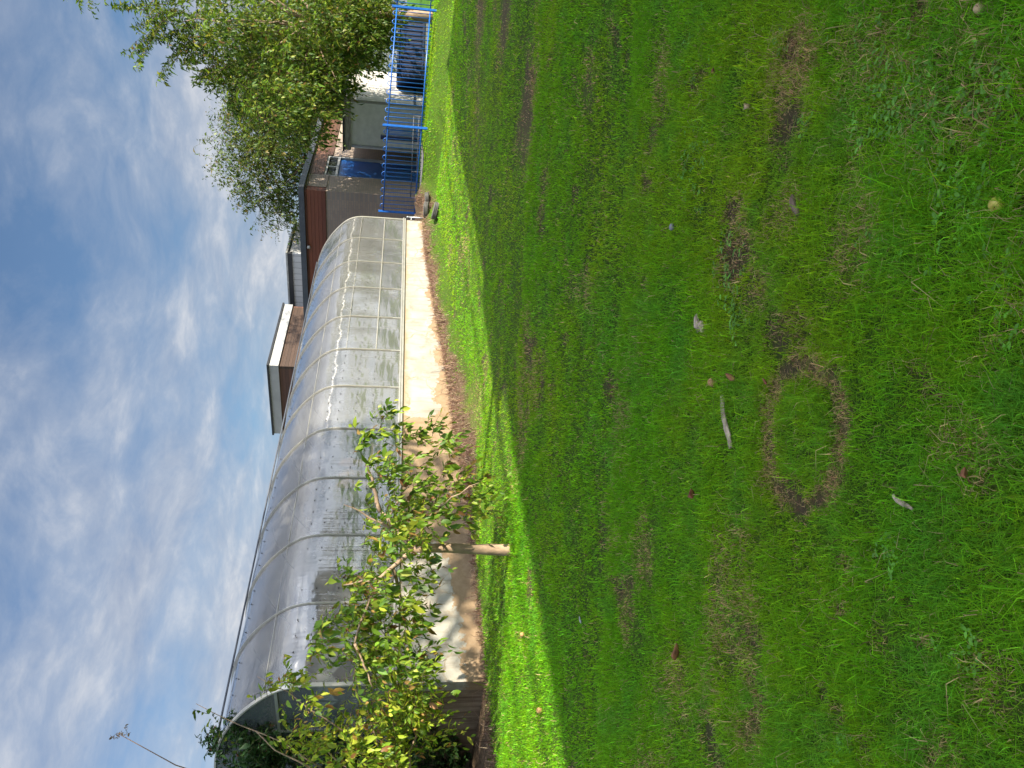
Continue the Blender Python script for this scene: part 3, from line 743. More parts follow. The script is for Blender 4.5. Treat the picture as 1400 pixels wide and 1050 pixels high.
def tall_tree():
    p = SN(3.4, 12.2); b = np.array([p[0], p[1], gz(p[0], p[1])]); t = thing('tall_tree', 'slender tall tree with a high open crown at the right edge of the lawn', 'tree', b)
    L2 = lambda ds, dn, z: np.array([ds*D2[0] + dn*N2[0], ds*D2[1] + dn*N2[1], z])
    tr = MB(); tr.tube([(0, 0, -.2), (0, 0, .1), (.05, 0, 3.5), L2(.1, 0, 6.4), L2(.0, 0, 9.5), L2(0, 0, 11.5)], [.20, .17, .15, .13, .08, .03], 10)
    c = Crown(); pal = np.array([(.085, .16, .012), (.15, .21, .018), (.05, .10, .010)])
    cl = [(1.0,.2,7.0,.5,46),(.3,-.2,7.3,.5,46),(-.4,.1,7.2,.5,46),(-1.2,.1,6.9,.45,36),(-2.2,0,7.2,.45,30),(-3.2,0,7.5,.4,24),(1.9,.1,7.3,.3,16)]
    for z, w in ((8.3, 3.1), (9.2, 3.3), (10.1, 3.1), (11.0, 2.6), (11.8, 1.7)):
        for ds in np.arange(-4.4, w - .2, .95): cl.append((ds + rng.uniform(-.2, .2), rng.uniform(-.8, .8), z + rng.uniform(-.25, .25), .68, 95))
    for ds, dn, z, r, k in cl:
        limb(tr, L2(.08, 0, 6.3 if z < 9 else 8.5), L2(ds, dn, z), .06, .012, (0, 0, .05)); ray_clump(c, L2(ds, dn, z), r, k, .13, pal, [.4, .35, .25], (0, 0, .3), (.25, .5), (7, 11), .25, .46, None, 1.)
    tr.build('trunk', M['bark'], t, True); c.build(t, False)
tall_tree()

# ------------------------------------------------------------------ the greenhouse
LB = 1.3244; LEN = LB*11; SILL = 1.446
prof = [(0,0),(0,.6),(0,1.2),(.03,1.38),(.1,1.53),(.2,1.66),(.35,1.80),(.55,1.97),(.75,2.10),(1.0,2.24),(1.3,2.36),(1.6,2.44),(2.0,2.50),(2.4,2.52)]
_pa = np.array(prof)
def resample(P, n):
    d = np.r_[0, np.cumsum(np.linalg.norm(np.diff(P, axis=0), axis=1))]
    # Catmull-like smoothing via dense linear + smoothing
    t = np.linspace(0, d[-1], 400); Q = np.c_[np.interp(t, d, P[:, 0]), np.interp(t, d, P[:, 1])]
    k = np.ones(31)/31
    pad = np.r_[np.repeat(Q[:1], 15, 0) + (np.arange(-15, 0)[:, None])*(Q[1]-Q[0]), Q, np.repeat(Q[-1:], 15, 0) + (np.arange(1, 16)[:, None])*(Q[-1]-Q[-2])]
    Q = np.c_[np.convolve(pad[:, 0], k, 'valid'), np.convolve(pad[:, 1], k, 'valid')]
    return Q[np.linspace(0, 399, n).astype(int)]
half = resample(_pa, 40)
PROF = np.vstack([half, np.c_[4.8 - half[::-1, 0], half[::-1, 1]][1:]])   # y inwards (local +Y), z above the sill
def greenhouse():
    t = thing('greenhouse', 'long curved-top greenhouse of clear plastic sheets on a white painted low wall', 'greenhouse', SN(0, 0), ROTZ)
    zf = SILL - .06
    MB().box(0, LEN, 0, .2, -.35, zf).build('front_wall', M['wall'], t)
    MB().box(0.003, .2, .2, 4.6, -.35, zf).build('end_wall', M['endwall'], t)
    MB().box(LEN - .2, LEN - .003, .2, 4.6, -.35, zf).build('end_wall', M['endwall'], t)
    MB().box(0, LEN, 4.6, 4.8, -.35, zf).build('back_wall', M['wall'], t)
    MB().box(.2, LEN - .2, .2, 4.6, .9, 1.02).build('floor_slab', M['concrete'], t)
    m = MB().box(-.03, LEN + .03, -.045, .12, zf, SILL - .012); m.box(-.03, LEN + .03, -.06, -.03, SILL - .012, SILL + .02)
    m.build('sill_rail', M['alu'], t, bevel=.006)
    MB().box(-.03, LEN + .03, 4.68, 4.85, zf, SILL).build('sill_rail', M['alu'], t)
    MB().box(-.03, .1, .12, 4.68, zf, SILL - .012).build('sill_rail', M['alu_dark'], t)
    MB().box(LEN - .1, LEN + .03, .12, 4.68, zf, SILL - .012).build('sill_rail', M['alu_dark'], t)
    rib = None
    P = np.c_[PROF[:, 0], PROF[:, 1]]
    for k in range(12):
        if k in (0, 11):
            w = .055
            r = MB().sweep_x(P, -w/2, w/2, .025).build('arch_rib', M['rib'], t)
        elif rib is None:
            mb = MB().sweep_x(P, -.014, .014, .018); mb.sweep_x(P[2:-2], -.004, .004, .030)
            rib = r = mb.build('arch_rib', M['rib'], t)
        else: r = cp(rib, t)
        r.location = (k*LB, 0, SILL)
    # sheets, one per bay, each sagging and bulging in its own way
    ns = 22; npf = len(PROF)
    T = np.gradient(PROF, axis=0); T /= np.linalg.norm(T, axis=1)[:, None]; NO = np.c_[-T[:, 1], T[:, 0]]
    arc = np.r_[0, np.cumsum(np.linalg.norm(np.diff(PROF, axis=0), axis=1))]
    def at_h(h):
        i = np.argmin(np.abs(half[:, 1] - h)); return half[i], NO[i]
    for k in range(11):
        xs = np.linspace(.012, LB - .012, ns)
        X, A = np.meshgrid(xs, np.arange(npf), indexing='ij')
        ed = np.sin(math.pi*X/LB)**.6*np.clip(arc[A]/.25, 0, 1)*np.clip((arc[-1]-arc[A])/.25, 0, 1)
        bul = ed*(.050*(fbm(X*1.1 + k*7.3, arc[A]*1.0 + k*3.1, 2) - .45) + .018*(fbm(X*.8 + k*5.1, arc[A]*2.6, 2) - .5))
        V = np.stack([X, PROF[A, 0] + NO[A, 0]*bul, PROF[A, 1] + NO[A, 1]*bul], -1).reshape(-1, 3)
        i = np.arange(ns-1)[:, None]*npf + np.arange(npf-1)[None]
        F = np.stack([i, i+npf, i+npf+1, i+1], -1).reshape(-1, 4)
        bm_ = MB()
        for h in (.56, .86, 1.15, 1.42, 2.25):
            p_, nr_ = at_h(h); q_ = p_ + nr_*.012
            for j in range(1, 5): bm_.box(LB*j/5 - .007, LB*j/5 + .007, q_[0] - .008, q_[0] + .008, q_[1] - .007, q_[1] + .007)
        nv = len(V); X = np.r_[X.ravel(), np.zeros(len(bm_.v))]; AR = np.r_[arc[A].ravel(), np.zeros(len(bm_.v))]
        o = npmesh('glazing_panel', np.vstack([V, np.array(bm_.v)]), [F, np.array(bm_.f) + nv], M['glaze'], None, t, True)
        o.data.materials.append(M['black_trim']); mi = np.zeros(len(F) + len(bm_.f), np.int32); mi[len(F):] = 1; o.data.polygons.foreach_set('material_index', mi)
        o.location = (k*LB, 0, SILL)
        uvl = o.data.uv_layers.new(name='UVMap'); li = np.empty(len(o.data.loops), np.int32); o.data.loops.foreach_get('vertex_index', li)
        uvl.data.foreach_set('uv', np.c_[X[li], AR[li]].astype(np.float32).ravel())
    for h, w, mt in ((.56, .026, 'rib'), (1.15, .014, 'rib'), (1.70, .008, 'rib')):
        p, nr = at_h(h); q = p + nr*.012
        x0 = .05 if h > 1.6 else LB*6 + .02
        MB().tube([(x0, q[0], q[1] + SILL), (LEN - .05, q[0], q[1] + SILL)], w/2, 6).build('glazing_bar', M[mt], t)
    p, nr = at_h(2.43)
    mb = MB()
    mb.tube([(-.06, p[0] + nr[0]*.045, p[1] + nr[1]*.045 + SILL), (LEN + .06, p[0] + nr[0]*.045, p[1] + nr[1]*.045 + SILL)], .016, 8)
    for k in range(12): mb.tube([(k*LB, p[0], p[1] + SILL), (k*LB, p[0] + nr[0]*.045, p[1] + nr[1]*.045 + SILL)], .008, 6)
    mb.build('ridge_rail', M['dark_trim'], t, True)
    # gables
    for x, fl in ((.0, 1), (LEN, -1)):
        g = [(x + fl*.005, a, b + SILL) for a, b in PROF]
        gm = MB().add(g, [tuple(range(len(g)))]); gm.build('gable_glazing', M['gable'], t)
        fm = MB()
        for y in (1.1, 2.4, 3.7):
            zt = np.interp(y, PROF[:, 0], PROF[:, 1]); fm.box(x - .02, x + .02, y - .02, y + .02, SILL, SILL + zt - .01)
        ylo = np.interp(1.55, half[:, 1], half[:, 0])
        fm.box(x - .018, x + .018, ylo, 4.8 - ylo, SILL + 1.53, SILL + 1.57)
        fm.build('gable_frame', M['alu_dark'], t)
    # staging seen dimly through the sheets
    for x0, x1, yy, hh in ((1.2, 2.6, 2.6, .75), (6.0, 7.2, 2.0, 1.0)):
        b = MB().box(x0, x1, yy, yy + .7, 1.02 + hh - .06, 1.02 + hh)
        for a in (x0 + .06, x1 - .06):
            for c in (yy + .06, yy + .64): b.box(a - .025, a + .025, c - .025, c + .025, 1.02, 1.02 + hh - .06)
        for j in range(int((x1-x0)/.32)):
            xx = x0 + .18 + j*.32; b.lathe([(.001, 0), (.09, 0), (.12, .2), (.13, .22), (.10, .26), (.16, .45), (.10, .62), (.001, .7)], 9, (xx, yy + .35 + .1*math.sin(j*3), 1.02 + hh))
        b.build('staging', M['twig'], t)
m_, nt_, out_ = nmat('gable_plastic'); g_ = NT(nt_)
gl_ = g_.bsdf((.10, .12, .13), .18, spec=.6); tr_ = nt_.nodes.new('ShaderNodeBsdfTransparent'); tr_.inputs[0].default_value = (.6, .65, .65, 1)
mx_ = nt_.nodes.new('ShaderNodeMixShader'); mx_.inputs[0].default_value = .72; g_.l(tr_.outputs[0], mx_.inputs[1]); g_.l(gl_, mx_.inputs[2]); g_.l(mx_.outputs[0], out_.inputs['Surface'])
M['gable'] = m_
greenhouse()
# drainpipe stub at the far corner
dp = SN(LEN + .16, .02); mb = MB(); mb.tube([(0, 0, -.3), (0, 0, .46)], .022, 10); mb.tube([(0, 0, .36), (-.17, 0, .36)], .014, 8); mb.lathe([(.001, .50), (.027, .48), (.03, .46), (.022, .44)], 12)
o = mb.build('standpipe', M['galv'], None, True); o.location = (dp[0], dp[1], gz(dp[0], dp[1])); o.rotation_euler = (0, 0, ROTZ)
tag(o, 'short grey metal standpipe at the far corner of the greenhouse wall', 'pipe')

# ------------------------------------------------------------------ tyres
def tyre_mesh(R0=.33, w=.21):
    P = [(R0*.56, -w*.38), (R0*.62, -w*.47), (R0*.80, -w*.5), (R0*.93, -w*.46), (R0*.985, -w*.40), (R0, -w*.2), (R0*1.0, w*.2), (R0*.985, w*.40), (R0*.93, w*.46), (R0*.80, w*.5), (R0*.62, w*.47), (R0*.56, w*.38), (R0*.58, w*.3), (R0*.86, w*.36), (R0*.9, 0), (R0*.86, -w*.36), (R0*.58, -w*.3), (R0*.56, -w*.38)]
    m = MB().lathe(P, 40)
    for j in range(44):
        a = 2*math.pi*j/44; c, s = math.cos(a), math.sin(a)
        for zc in (-w*.28, 0, w*.28):
            r0, r1 = R0*.99, R0*1.018; h = w*.10; t = .016
            q = [(c*r - s*e, s*r + c*e, zc + z) for z in (-h, h) for r in (r0, r1) for e in (-t, t)]
            m.add(q, [(0, 1, 3, 2), (4, 6, 7, 5), (0, 4, 5, 1), (2, 3, 7, 6), (0, 2, 6, 4), (1, 5, 7, 3)])
    return m
for nm, px, py, d, rx, ry, dz, sc_, lb in (
    ('a', 592, 288, 20.6, .10, -.18, .15, .70, 'worn grey tyre lying on the grass at the far corner of the greenhouse'),
    ('b', 580, 287, 21.7, -.1, .05, .14, .68, 'dusty tyre lying just behind the front tyre beside the fence post'),
    ('c', 577, 272, 22.3, .0, .1, .14, .60, 'small tyre at the back nearest the blue fence bars')):
    p = at(px, py, d)
    o = tyre_mesh().build('tyre', M['rubber'], None, True); o.location = (p[0], p[1], gz(p[0], p[1]) + dz*sc_ - .02); o.rotation_euler = (rx, ry, rng.uniform(0, 3)); o.scale = (sc_,)*3
    tag(o, lb, 'tyre', 'old tyres by the fence end')

# ------------------------------------------------------------------ bow-top fence
def fence():
    b0 = np.array([*FENCE[0], gz(*FENCE[0])])
    t = thing('bow_top_fence', 'bright blue bow-top metal fence running along the top of the grass bank', 'fence', b0)
    H = 1.24
    zb = [gz(*p) + .0 for p in FENCE]; zb[0] += .02
    def post(p, z, r=.032):
        m = MB().box(p[0]-r, p[0]+r, p[1]-r, p[1]+r, z - .3, z + H + .03); m.box(p[0]-r-.006, p[0]+r+.006, p[1]-r-.006, p[1]+r+.006, z + H + .03, z + H + .042)
        m.v = [tuple(np.array(v) - b0) for v in m.v]; m.build('post', M['blue'], t, bevel=.004)
    for p, z in zip(FENCE, zb): post(p, z)
    for i in range(3):
        a = FENCE[i]; b = FENCE[i+1]; L = np.hypot(*(b-a)); za, zc = zb[i] + .08, zb[i+1] + .08
        e = (b - a)/L
        P = lambda q, h: np.array([a[0] + e[0]*q, a[1] + e[1]*q, za + (zc-za)*q/L + h]) - b0
        for h in (.10, 1.06): MB().tube([P(.03, h), P(L - .03, h)], .019, 8).build('rail', M['blue'], t, True)
        nl = round((L - .16)/.252); pitch = (L - .12)/nl
        for j in range(nl):
            q0 = .06 + pitch*(j + .25); q1 = .06 + pitch*(j + .75); r = (q1-q0)/2; qc = (q0+q1)/2
            pts = [P(q0, .02), P(q0, 1.09)] + [P(qc - r*math.cos(u), 1.09 + r*1.0*math.sin(u)) for u in np.linspace(.3, math.pi - .3, 7)] + [P(q1, 1.09), P(q1, .02)]
            MB().tube(pts, .0115, 6).build('hoop', M['blue'], t, True)
fence()
def handrail():
    a = SN(17.3, -.5); b = SN(17.9, 1.9)
    b0 = np.array([a[0], a[1], gz(a[0], a[1])]); t = thing('handrail', 'low galvanised rail on short posts behind the blue fence', 'rail', b0)
    m = MB(); z = gz(a[0], a[1])
    for h in (.14, .30): m.tube([np.array([a[0], a[1], z + h]) - b0, np.array([b[0], b[1], z + h]) - b0], .014, 8)
    m.build('rail', M['dark_trim'], t, True)
    for u in (0, .33, .66, 1):
        p = a*(1-u) + b*u; MB().tube([np.array([p[0], p[1], z - .2]) - b0, np.array([p[0], p[1], z + .31]) - b0], .016, 8).build('post', M['dark_trim'], t, True)
handrail()
def blue_gate():
    p = SN(18.4, 1.0); b0 = np.array([p[0], p[1], gz(p[0], p[1])])
    t = thing('gate', 'narrow navy gate post and leaf between the shed and the school door', 'gate', b0, ROTZ)
    m = MB().box(-.06, .06, -.06, .06, -.2, 1.30); m.build('post', M['navy'], t, bevel=.006)
    g = MB()
    for j in range(8): g.tube([(.15 + .13*j, 0, .1), (.15 + .13*j, 0, 1.15)], .011, 6)
    g.tube([(.07, 0, .15), (1.15, 0, .15)], .018, 6); g.tube([(.07, 0, 1.08), (1.15, 0, 1.08)], .018, 6)
    g.build('leaf', M['blue'], t, True)
blue_gate()

# ------------------------------------------------------------------ school building
def school():
    g0 = SN(18.09, -.81); t = thing('school_building', 'low grey-brown brick school building with red-brown timber band and blue door', 'building', (g0[0], g0[1], 0), ROTZ)
    Z = 4.81; LX = 10.; LY = 15.
    # near end wall (faces the greenhouse end), butted against the side wall
    MB().box(.0, .28, .28, LY, .2, 4.63 - .67).build('end_wall', M['brick_y'], t)
    MB().box(-.03, .28, .0, LY, 4.63 - .67, 4.63).build('timber_band', M['timber'], t)
    # side wall with the door opening
    d0, d1, dz, tz = 1.30, 3.12, 3.70, 4.14
    w = MB().box(0, d0, 0, .28, .2, 4.63 - .67).box(d1, LX, 0, .28, .2, 4.63 - .67)
    w.build('side_wall', M['brick_x'], t)
    MB().box(.281, d0, -.02, .28, 4.63 - .67, 4.63).build('side_band', M['brick_x'], t)
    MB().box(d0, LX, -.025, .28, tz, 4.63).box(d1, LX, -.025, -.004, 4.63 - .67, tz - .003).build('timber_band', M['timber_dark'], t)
    MB().box(d1, LX, .0, .28, 4.63 - .67, tz - .003).build('side_wall', M['brick_x'], t)
    MB().box(d0 + .08, d1 - .08, .10, .16, .5, dz).build('door', M['door'], t, bevel=.005)
    h = MB().tube([(d1 - .3, .07, 1.9), (d1 - .3, .03, 1.9), (d1 - .3, .03, 2.3), (d1 - .3, .07, 2.3)], .014, 8); h.build('handle', M['galv'], t, True)
    f = MB().box(d0, d0 + .078, .02, .2, .5, tz).box(d1 - .078, d1, .02, .2, .5, tz).box(d0 + .079, d1 - .079, .02, .2, dz, dz + .08).box(d0 + .079, d1 - .079, .02, .2, tz - .07, tz - .001)
    f.box((d0+d1)/2 - .03, (d0+d1)/2 + .03, .03, .19, dz + .081, tz - .071)
    fr = f.build('door_frame', M['white_trim'], t)
    MB().box(d0 + .08, d1 - .08, .11, .13, dz + .08, tz - .07).build('transom_window', M['pane'], t)
    fa = MB().box(-.14, -.06, -.14, LY, 4.63, Z).box(-.059, LX, -.14, -.06, 4.63, Z)
    fa.build('fascia', M['dark_trim'], t)
    MB().box(-.059, LX, -.059, LY, 4.632, Z - .03).build('roof', M['roofing'], t)
    # wall lamp and sensor on the end wall
    l = MB().lathe([(.001, .05), (.05, .04), (.06, 0), (.05, -.05), (.001, -.06)], 12); q = l.build('security_lamp', M['white_trim'], t, True); q.location = (-.1, 2.0, 4.55)
    l = MB().lathe([(.001, .05), (.05, .04), (.055, 0), (.04, -.05), (.001, -.06)], 12); q = l.build('alarm_light', M['red_leaf'], t, True); q.location = (-.09, 3.15, 4.25)
    # tall rooflight block with deep white fascia
    x0, y0, zt, lx, ly = .24, 7.24, 6.29, 4.25, 3.2
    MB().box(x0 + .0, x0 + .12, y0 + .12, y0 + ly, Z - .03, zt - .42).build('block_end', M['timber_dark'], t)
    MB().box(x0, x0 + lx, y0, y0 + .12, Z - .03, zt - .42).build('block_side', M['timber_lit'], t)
    MB().box(x0, x0 + lx, y0 + ly, y0 + ly + .1, Z - .03, zt - .42).build('block_side', M['timber_dark'], t)
    MB().box(x0 + lx, x0 + lx + .1, y0, y0 + ly, Z - .03, zt - .42).build('block_end', M['timber_dark'], t)
    MB().box(x0 - .08, x0 + lx + .1, y0 - .08, y0 + ly + .08, zt - .42, zt - .07).build('block_fascia', M['white_trim'], t)
    MB().box(x0 - .13, x0 + lx + .15, y0 - .13, y0 + ly + .13, zt - .07, zt).build('block_roof', M['black_trim'], t)
    # smaller pale block further back
    x0, y0, zt, lx, ly = 5.46, 5.21, 6.12, 3.2, 2.9
    MB().box(x0, x0 + .1, y0 + .0, y0 + ly, Z - .03, zt - .2).build('block_end', M['grey_board'], t)
    MB().box(x0 + .1, x0 + lx, y0, y0 + .1, Z - .03, zt - .1).build('block_side', M['white_trim'], t)
    MB().box(x0 + .1, x0 + lx, y0 + .1, y0 + ly, Z - .03, zt - .21).build('block_side', M['white_trim'], t)
    MB().box(x0 - .06, x0 + .02 + .1, y0 - .02, y0 + ly + .05, zt - .2, zt - .02).build('block_fascia', M['black_trim'], t)
    MB().box(x0 - .08, x0 + lx, y0 - .06, y0 + ly + .06, zt - .02, zt + .05).build('block_roof', M['alu_dark'], t)
school()
def shed():
    g0 = SN(20.4, 1.46); z = gz(g0[0], g0[1])
    t = thing('shed', 'small off-white flat-roofed shed with a weathered dark fascia behind the blue fence', 'shed', (g0[0], g0[1], 0), ROTZ)
    LX, LY, zt = 3.6, 1.62, 3.57
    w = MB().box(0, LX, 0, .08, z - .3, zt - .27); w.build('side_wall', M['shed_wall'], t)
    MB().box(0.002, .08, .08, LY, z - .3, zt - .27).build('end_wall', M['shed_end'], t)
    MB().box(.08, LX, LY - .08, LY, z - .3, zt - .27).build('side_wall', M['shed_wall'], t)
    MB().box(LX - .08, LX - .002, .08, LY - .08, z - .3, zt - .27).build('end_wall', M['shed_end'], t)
    MB().box(-.07, LX + .07, -.07, LY + .07, zt - .27, zt - .06).build('fascia', M['shed_fascia'], t)
    MB().box(-.11, LX + .11, -.11, LY + .11, zt - .06, zt).build('roof', M['black_trim'], t)
    MB().tube([(-.05, LY - .1, z), (-.05, LY - .1, zt - .3)], .03, 8).build('downpipe', M['white_trim'], t, True)
    MB().box(-.02, LX, -.025, -.003, z + .25, z + .33).build('skirting', M['dark_trim'], t)
M['shed_fascia'] = simple('weathered_fascia', (.30, .27, .23), .8, var=.5, scale=9, bump=.3, sc3=(.4, .4, 3))
shed()
def container():
    p = at(575, 62, 26.6); z = gz(p[0], p[1]); a = at(575, 108, 26.6); b = at(575, 12, 26.6); L = b[0] - a[0]
    t = thing('storage_container', 'low navy blue storage container half hidden behind the fence bars', 'container', (a[0], a[1], z), R(3))
    top = at(546, 60, 26.6)[2] - z
    m = MB().box(0, L, 0, 1.6, .12, top)
    for j in range(int(L/.16)): m.box(.05 + .16*j, .11 + .16*j, -.02, -.003, .2, top - .06)
    m.build('body', M['navy'], t)
    MB().box(-.04, L + .04, -.05, 1.65, top, top + .06).build('lid', M['navy'], t)
    MB().box(.05, L - .05, .05, 1.55, 0, .12).build('base', M['tarmac'], t)
container()
# path in front of the school door
def path():
    s = np.linspace(16.8, 18.06, 8); n = np.linspace(-4, 1.1, 24); S, Nn = np.meshgrid(s, n, indexing='ij')
    x = W0[0] + S*D2[0] + Nn*N2[0]; y = W0[1] + S*D2[1] + Nn*N2[1]; z = height(x.ravel(), y.ravel()) + .02
    i = np.arange(7)[:, None]*24 + np.arange(23)[None]
    o = npmesh('path', np.c_[x.ravel(), y.ravel(), z], [np.stack([i, i+24, i+25, i+1], -1).reshape(-1, 4)], M['tarmac']); tag(o, kind='structure')
path()

# ------------------------------------------------------------------ the school block behind the photographer, whose shadow lies on the lawn
SHADE_N = 18.0
def school_block():
    g0 = SN(-26, SHADE_N); t = thing('school_block', 'two-storey red brick school block behind the lawn with a flat roof', 'building', (g0[0], g0[1], 0), ROTZ)
    # local x along the greenhouse direction, local -y away from the lawn
    Hs = [(0, 29.0, 7.80), (29.0, 32.4, 8.10), (32.4, 43.5, 7.95)]
    w = MB()
    L = 43.5
    MB().box(0, L, -10, 0, -.3, 7.6).build('wall', M['red_brick'], t)
    for a, b, h in Hs: MB().box(a + .001, b - .001, -10.1, .06, 7.601, h).build('parapet', M['white_trim'], t)
    for j in range(14):
        for zz in (1.0, 4.5):
            x = 1.5 + 3.05*j; f = MB().box(x, x + 1.8, .003, .05, zz, zz + 1.7).build('window', M['white_trim'], t)
            MB().box(x + .08, x + .86, .051, .06, zz + .08, zz + 1.62).box(x + .94, x + 1.72, .051, .06, zz + .08, zz + 1.62).build('pane', M['pane'], f)
    m = MB(); 
    for h in (.42, .95): m.tube([(24, -.3, 7.9 + h), (43, -.3, 7.9 + h)], .03, 6)
    for j in range(8): m.tube([(24 + 2.6*j, -.3, 8.0), (24 + 2.6*j, -.3, 9.15)], .04, 6)
    m.build('guard_rail', M['galv'], t)
school_block()

# ------------------------------------------------------------------ things lying on the lawn
def on_lawn(px, py): return ground_at(px, py)
def blob(R0, sq, seed, seg=14):
    r2 = np.random.default_rng(seed); v = []; n = seg
    for i in range(9):
        th = math.pi*i/8
        for j in range(n):
            ph = 2*math.pi*j/n; r = R0*(1 + .10*math.sin(3*ph + seed) *math.sin(th) + r2.normal(0, .02))
            v.append((r*math.sin(th)*math.cos(ph), r*math.sin(th)*math.sin(ph)*sq[0], r*math.cos(th)*sq[1]))
    f = [(i*n+j, i*n+(j+1) % n, (i+1)*n+(j+1) % n, (i+1)*n+j) for i in range(8) for j in range(n)]
    return MB().add(v, f)
def apple(px, py, r, mat, label, group=None, tilt=.4):
    p = on_lawn(px, py); t = thing('apple', label, 'apple', p, rng.uniform(0, 6), group); t.rotation_euler = (tilt, .2, rng.uniform(0, 6))
    k = r
    prof_ = [(.001, .72*k), (.12*k, .80*k), (.35*k, .93*k), (.68*k, .86*k), (.93*k, .5*k), (1.0*k, .08*k), (.92*k, -.4*k), (.66*k, -.78*k), (.36*k, -.93*k), (.12*k, -.86*k), (.001, -.80*k)]
    b = MB().lathe(prof_, 20, (0, 0, k*1.35)).build('flesh', mat, t, True)
    MB().tube([(0, 0, 2.05*k), (.03*k, 0, 2.3*k), (.08*k, 0, 2.5*k)], .035*k, 6).build('stalk', M['twig'], t, True)
apple(1369, 271, .0205, M['apple'], 'yellow windfall apple lying in the long grass of the foreground', None, -.8)
apple(980, 526, .022, M['rot_apple'], 'rotting brown-topped apple half beside the orange leaf and bleached stick')
apple(742, 972, .027, M['rot_apple'], 'russet windfall apple in the sunlit grass towards the greenhouse end')
apple(718, 866, .024, M['rot_apple'], 'russet windfall apple in sunlit grass below the low branches')
apple(1345, 17, .016, M['pale_leaf'], 'tiny pale fallen fruit among broad-leaved weeds')
def leaf_thing(px, py, L, W, mat, label, rz, curl=.5, name='fallen_leaf'):
    L *= .82; W *= .82; p = on_lawn(px, py); m = MB(); n = 9; vs = []; fs = []
    for side in (0, 1):
        for i in range(n):
            t = i/(n-1); w = W*.5*math.sin(math.pi*min(1, t*1.02)**.8)*(1 + .12*math.sin(9*t)) + .0008
            for j in range(5):
                q = (j-2)/2; z = .012 + curl*W*abs(q)**1.6*(w/(W*.5)) + curl*L*.25*(2*t-1)**2 + side*.0012
                vs.append(((t-.5)*L, q*w*(1 - .25*curl*abs(q)), z + .02))
    o = lambda s, i, j: s*n*5 + i*5 + j
    for i in range(n-1):
        for j in range(4):
            fs += [(o(1, i, j), o(1, i+1, j), o(1, i+1, j+1), o(1, i, j+1)), (o(0, i, j+1), o(0, i+1, j+1), o(0, i+1, j), o(0, i, j))]
    for i in range(n-1): fs += [(o(0, i, 0), o(0, i+1, 0), o(1, i+1, 0), o(1, i, 0)), (o(0, i+1, 4), o(0, i, 4), o(1, i, 4), o(1, i+1, 4))]
    m.add(vs, fs); m.tube([(-L*.5, 0, .034), (-L*.72, .004, .028)], .0015, 5)
    ob = m.build(name, mat, None, True); ob.location = tuple(p); ob.rotation_euler = (rng.normal(0, .15), rng.normal(0, .15), rz)
    tag(ob, label, 'leaf'); return ob
leaf_thing(1008, 512, .085, .045, M['dead_leaf'], 'orange-brown curled leaf next to the rotting apple half', 1.2)
leaf_thing(958, 675, .07, .04, M['red_leaf'], 'red crumpled leaf alone on the grass left of the worn ring', .6, .9)
leaf_thing(937, 893, .11, .045, M['dead_leaf'], 'brown folded leaf far to the left in the shaded grass', .2, .9)
leaf_thing(1036, 143, .085, .04, M['pale_leaf'], 'tan curled leaf on the dry patch at the right', 1.0, 1.0)
leaf_thing(1057, 518, .05, .02, M['red_leaf'], 'thin red-brown leaf lying on the worn ring itself', .9, .6)
leaf_thing(1338, 650, .04, .026, M['dead_leaf'], 'small dark leaf near the bottom of the lawn', .4, .8)
leaf_thing(986, 98, .05, .03, M['red_leaf'], 'dark red leaf in green grass near the right edge', .4, .8)
def stick(px0, py0, px1, py1, r, mat, label, flat=.5, name='stick', kn=9):
    a = on_lawn(px0, py0); b = on_lawn(px1, py1); o = (a + b)/2; m = MB(); n = kn; k = 9; vs = []
    ax = (b-a)/np.linalg.norm(b-a); sd = np.cross(ax, (0, 0, 1.)); sd /= np.linalg.norm(sd); up = np.cross(sd, ax)
    for i in range(n):
        t = i/(n-1); c = a + (b-a)*t - o + up*(.022) + sd*r*.7*math.sin(t*5)
        rr = r*(.45 + .75*math.sin(math.pi*(.12 + .7*(1-t)))) * (1 + .15*rng.normal())
        for j in range(k):
            u = 2*math.pi*j/k; e = 1 + .12*rng.normal(); vs.append(c + rr*e*(math.cos(u)*sd + flat*math.sin(u)*up))
    fs = [(i*k+j, i*k+(j+1) % k, (i+1)*k+(j+1) % k, (i+1)*k+j) for i in range(n-1) for j in range(k)] + [tuple(range(k))[::-1], tuple((n-1)*k+j for j in range(k))]
    ob = m.add(vs, fs).build(name, mat); ob.location = tuple(o); return tag(ob, label, 'stick' if 'stick' in label or 'twig' in label else 'bark')
stick(993, 541, 1003, 614, .019, M['bleached'], 'bleached grey strip of bark like a stick beyond the worn ring', .45, 'bark_strip', 14)
stick(957, 434, 966, 455, .026, M['bleached'], 'short chunk of bleached bark, pale grey, alone in the grass', .5, 'bark_chunk', 8)
stick(1090, 268, 1096, 296, .013, M['bark'], 'short brown stick lying in grass right of the worn ring', .8)
stick(1230, 678, 1256, 698, .006, M['bleached'], 'thin pale twig in the grass near the bottom', .8)
stick(796, 843, 798, 853, .008, M['white_trim'], 'tiny white twig scrap on the shaded lawn', .8)
pb = on_lawn(925, 311); o = blob(.021, (.8, .7), 3).build('pebble', M['pebble'], None, True); o.location = (pb[0], pb[1], pb[2] + .03); tag(o, 'small round grey pebble in the grass', 'pebble')

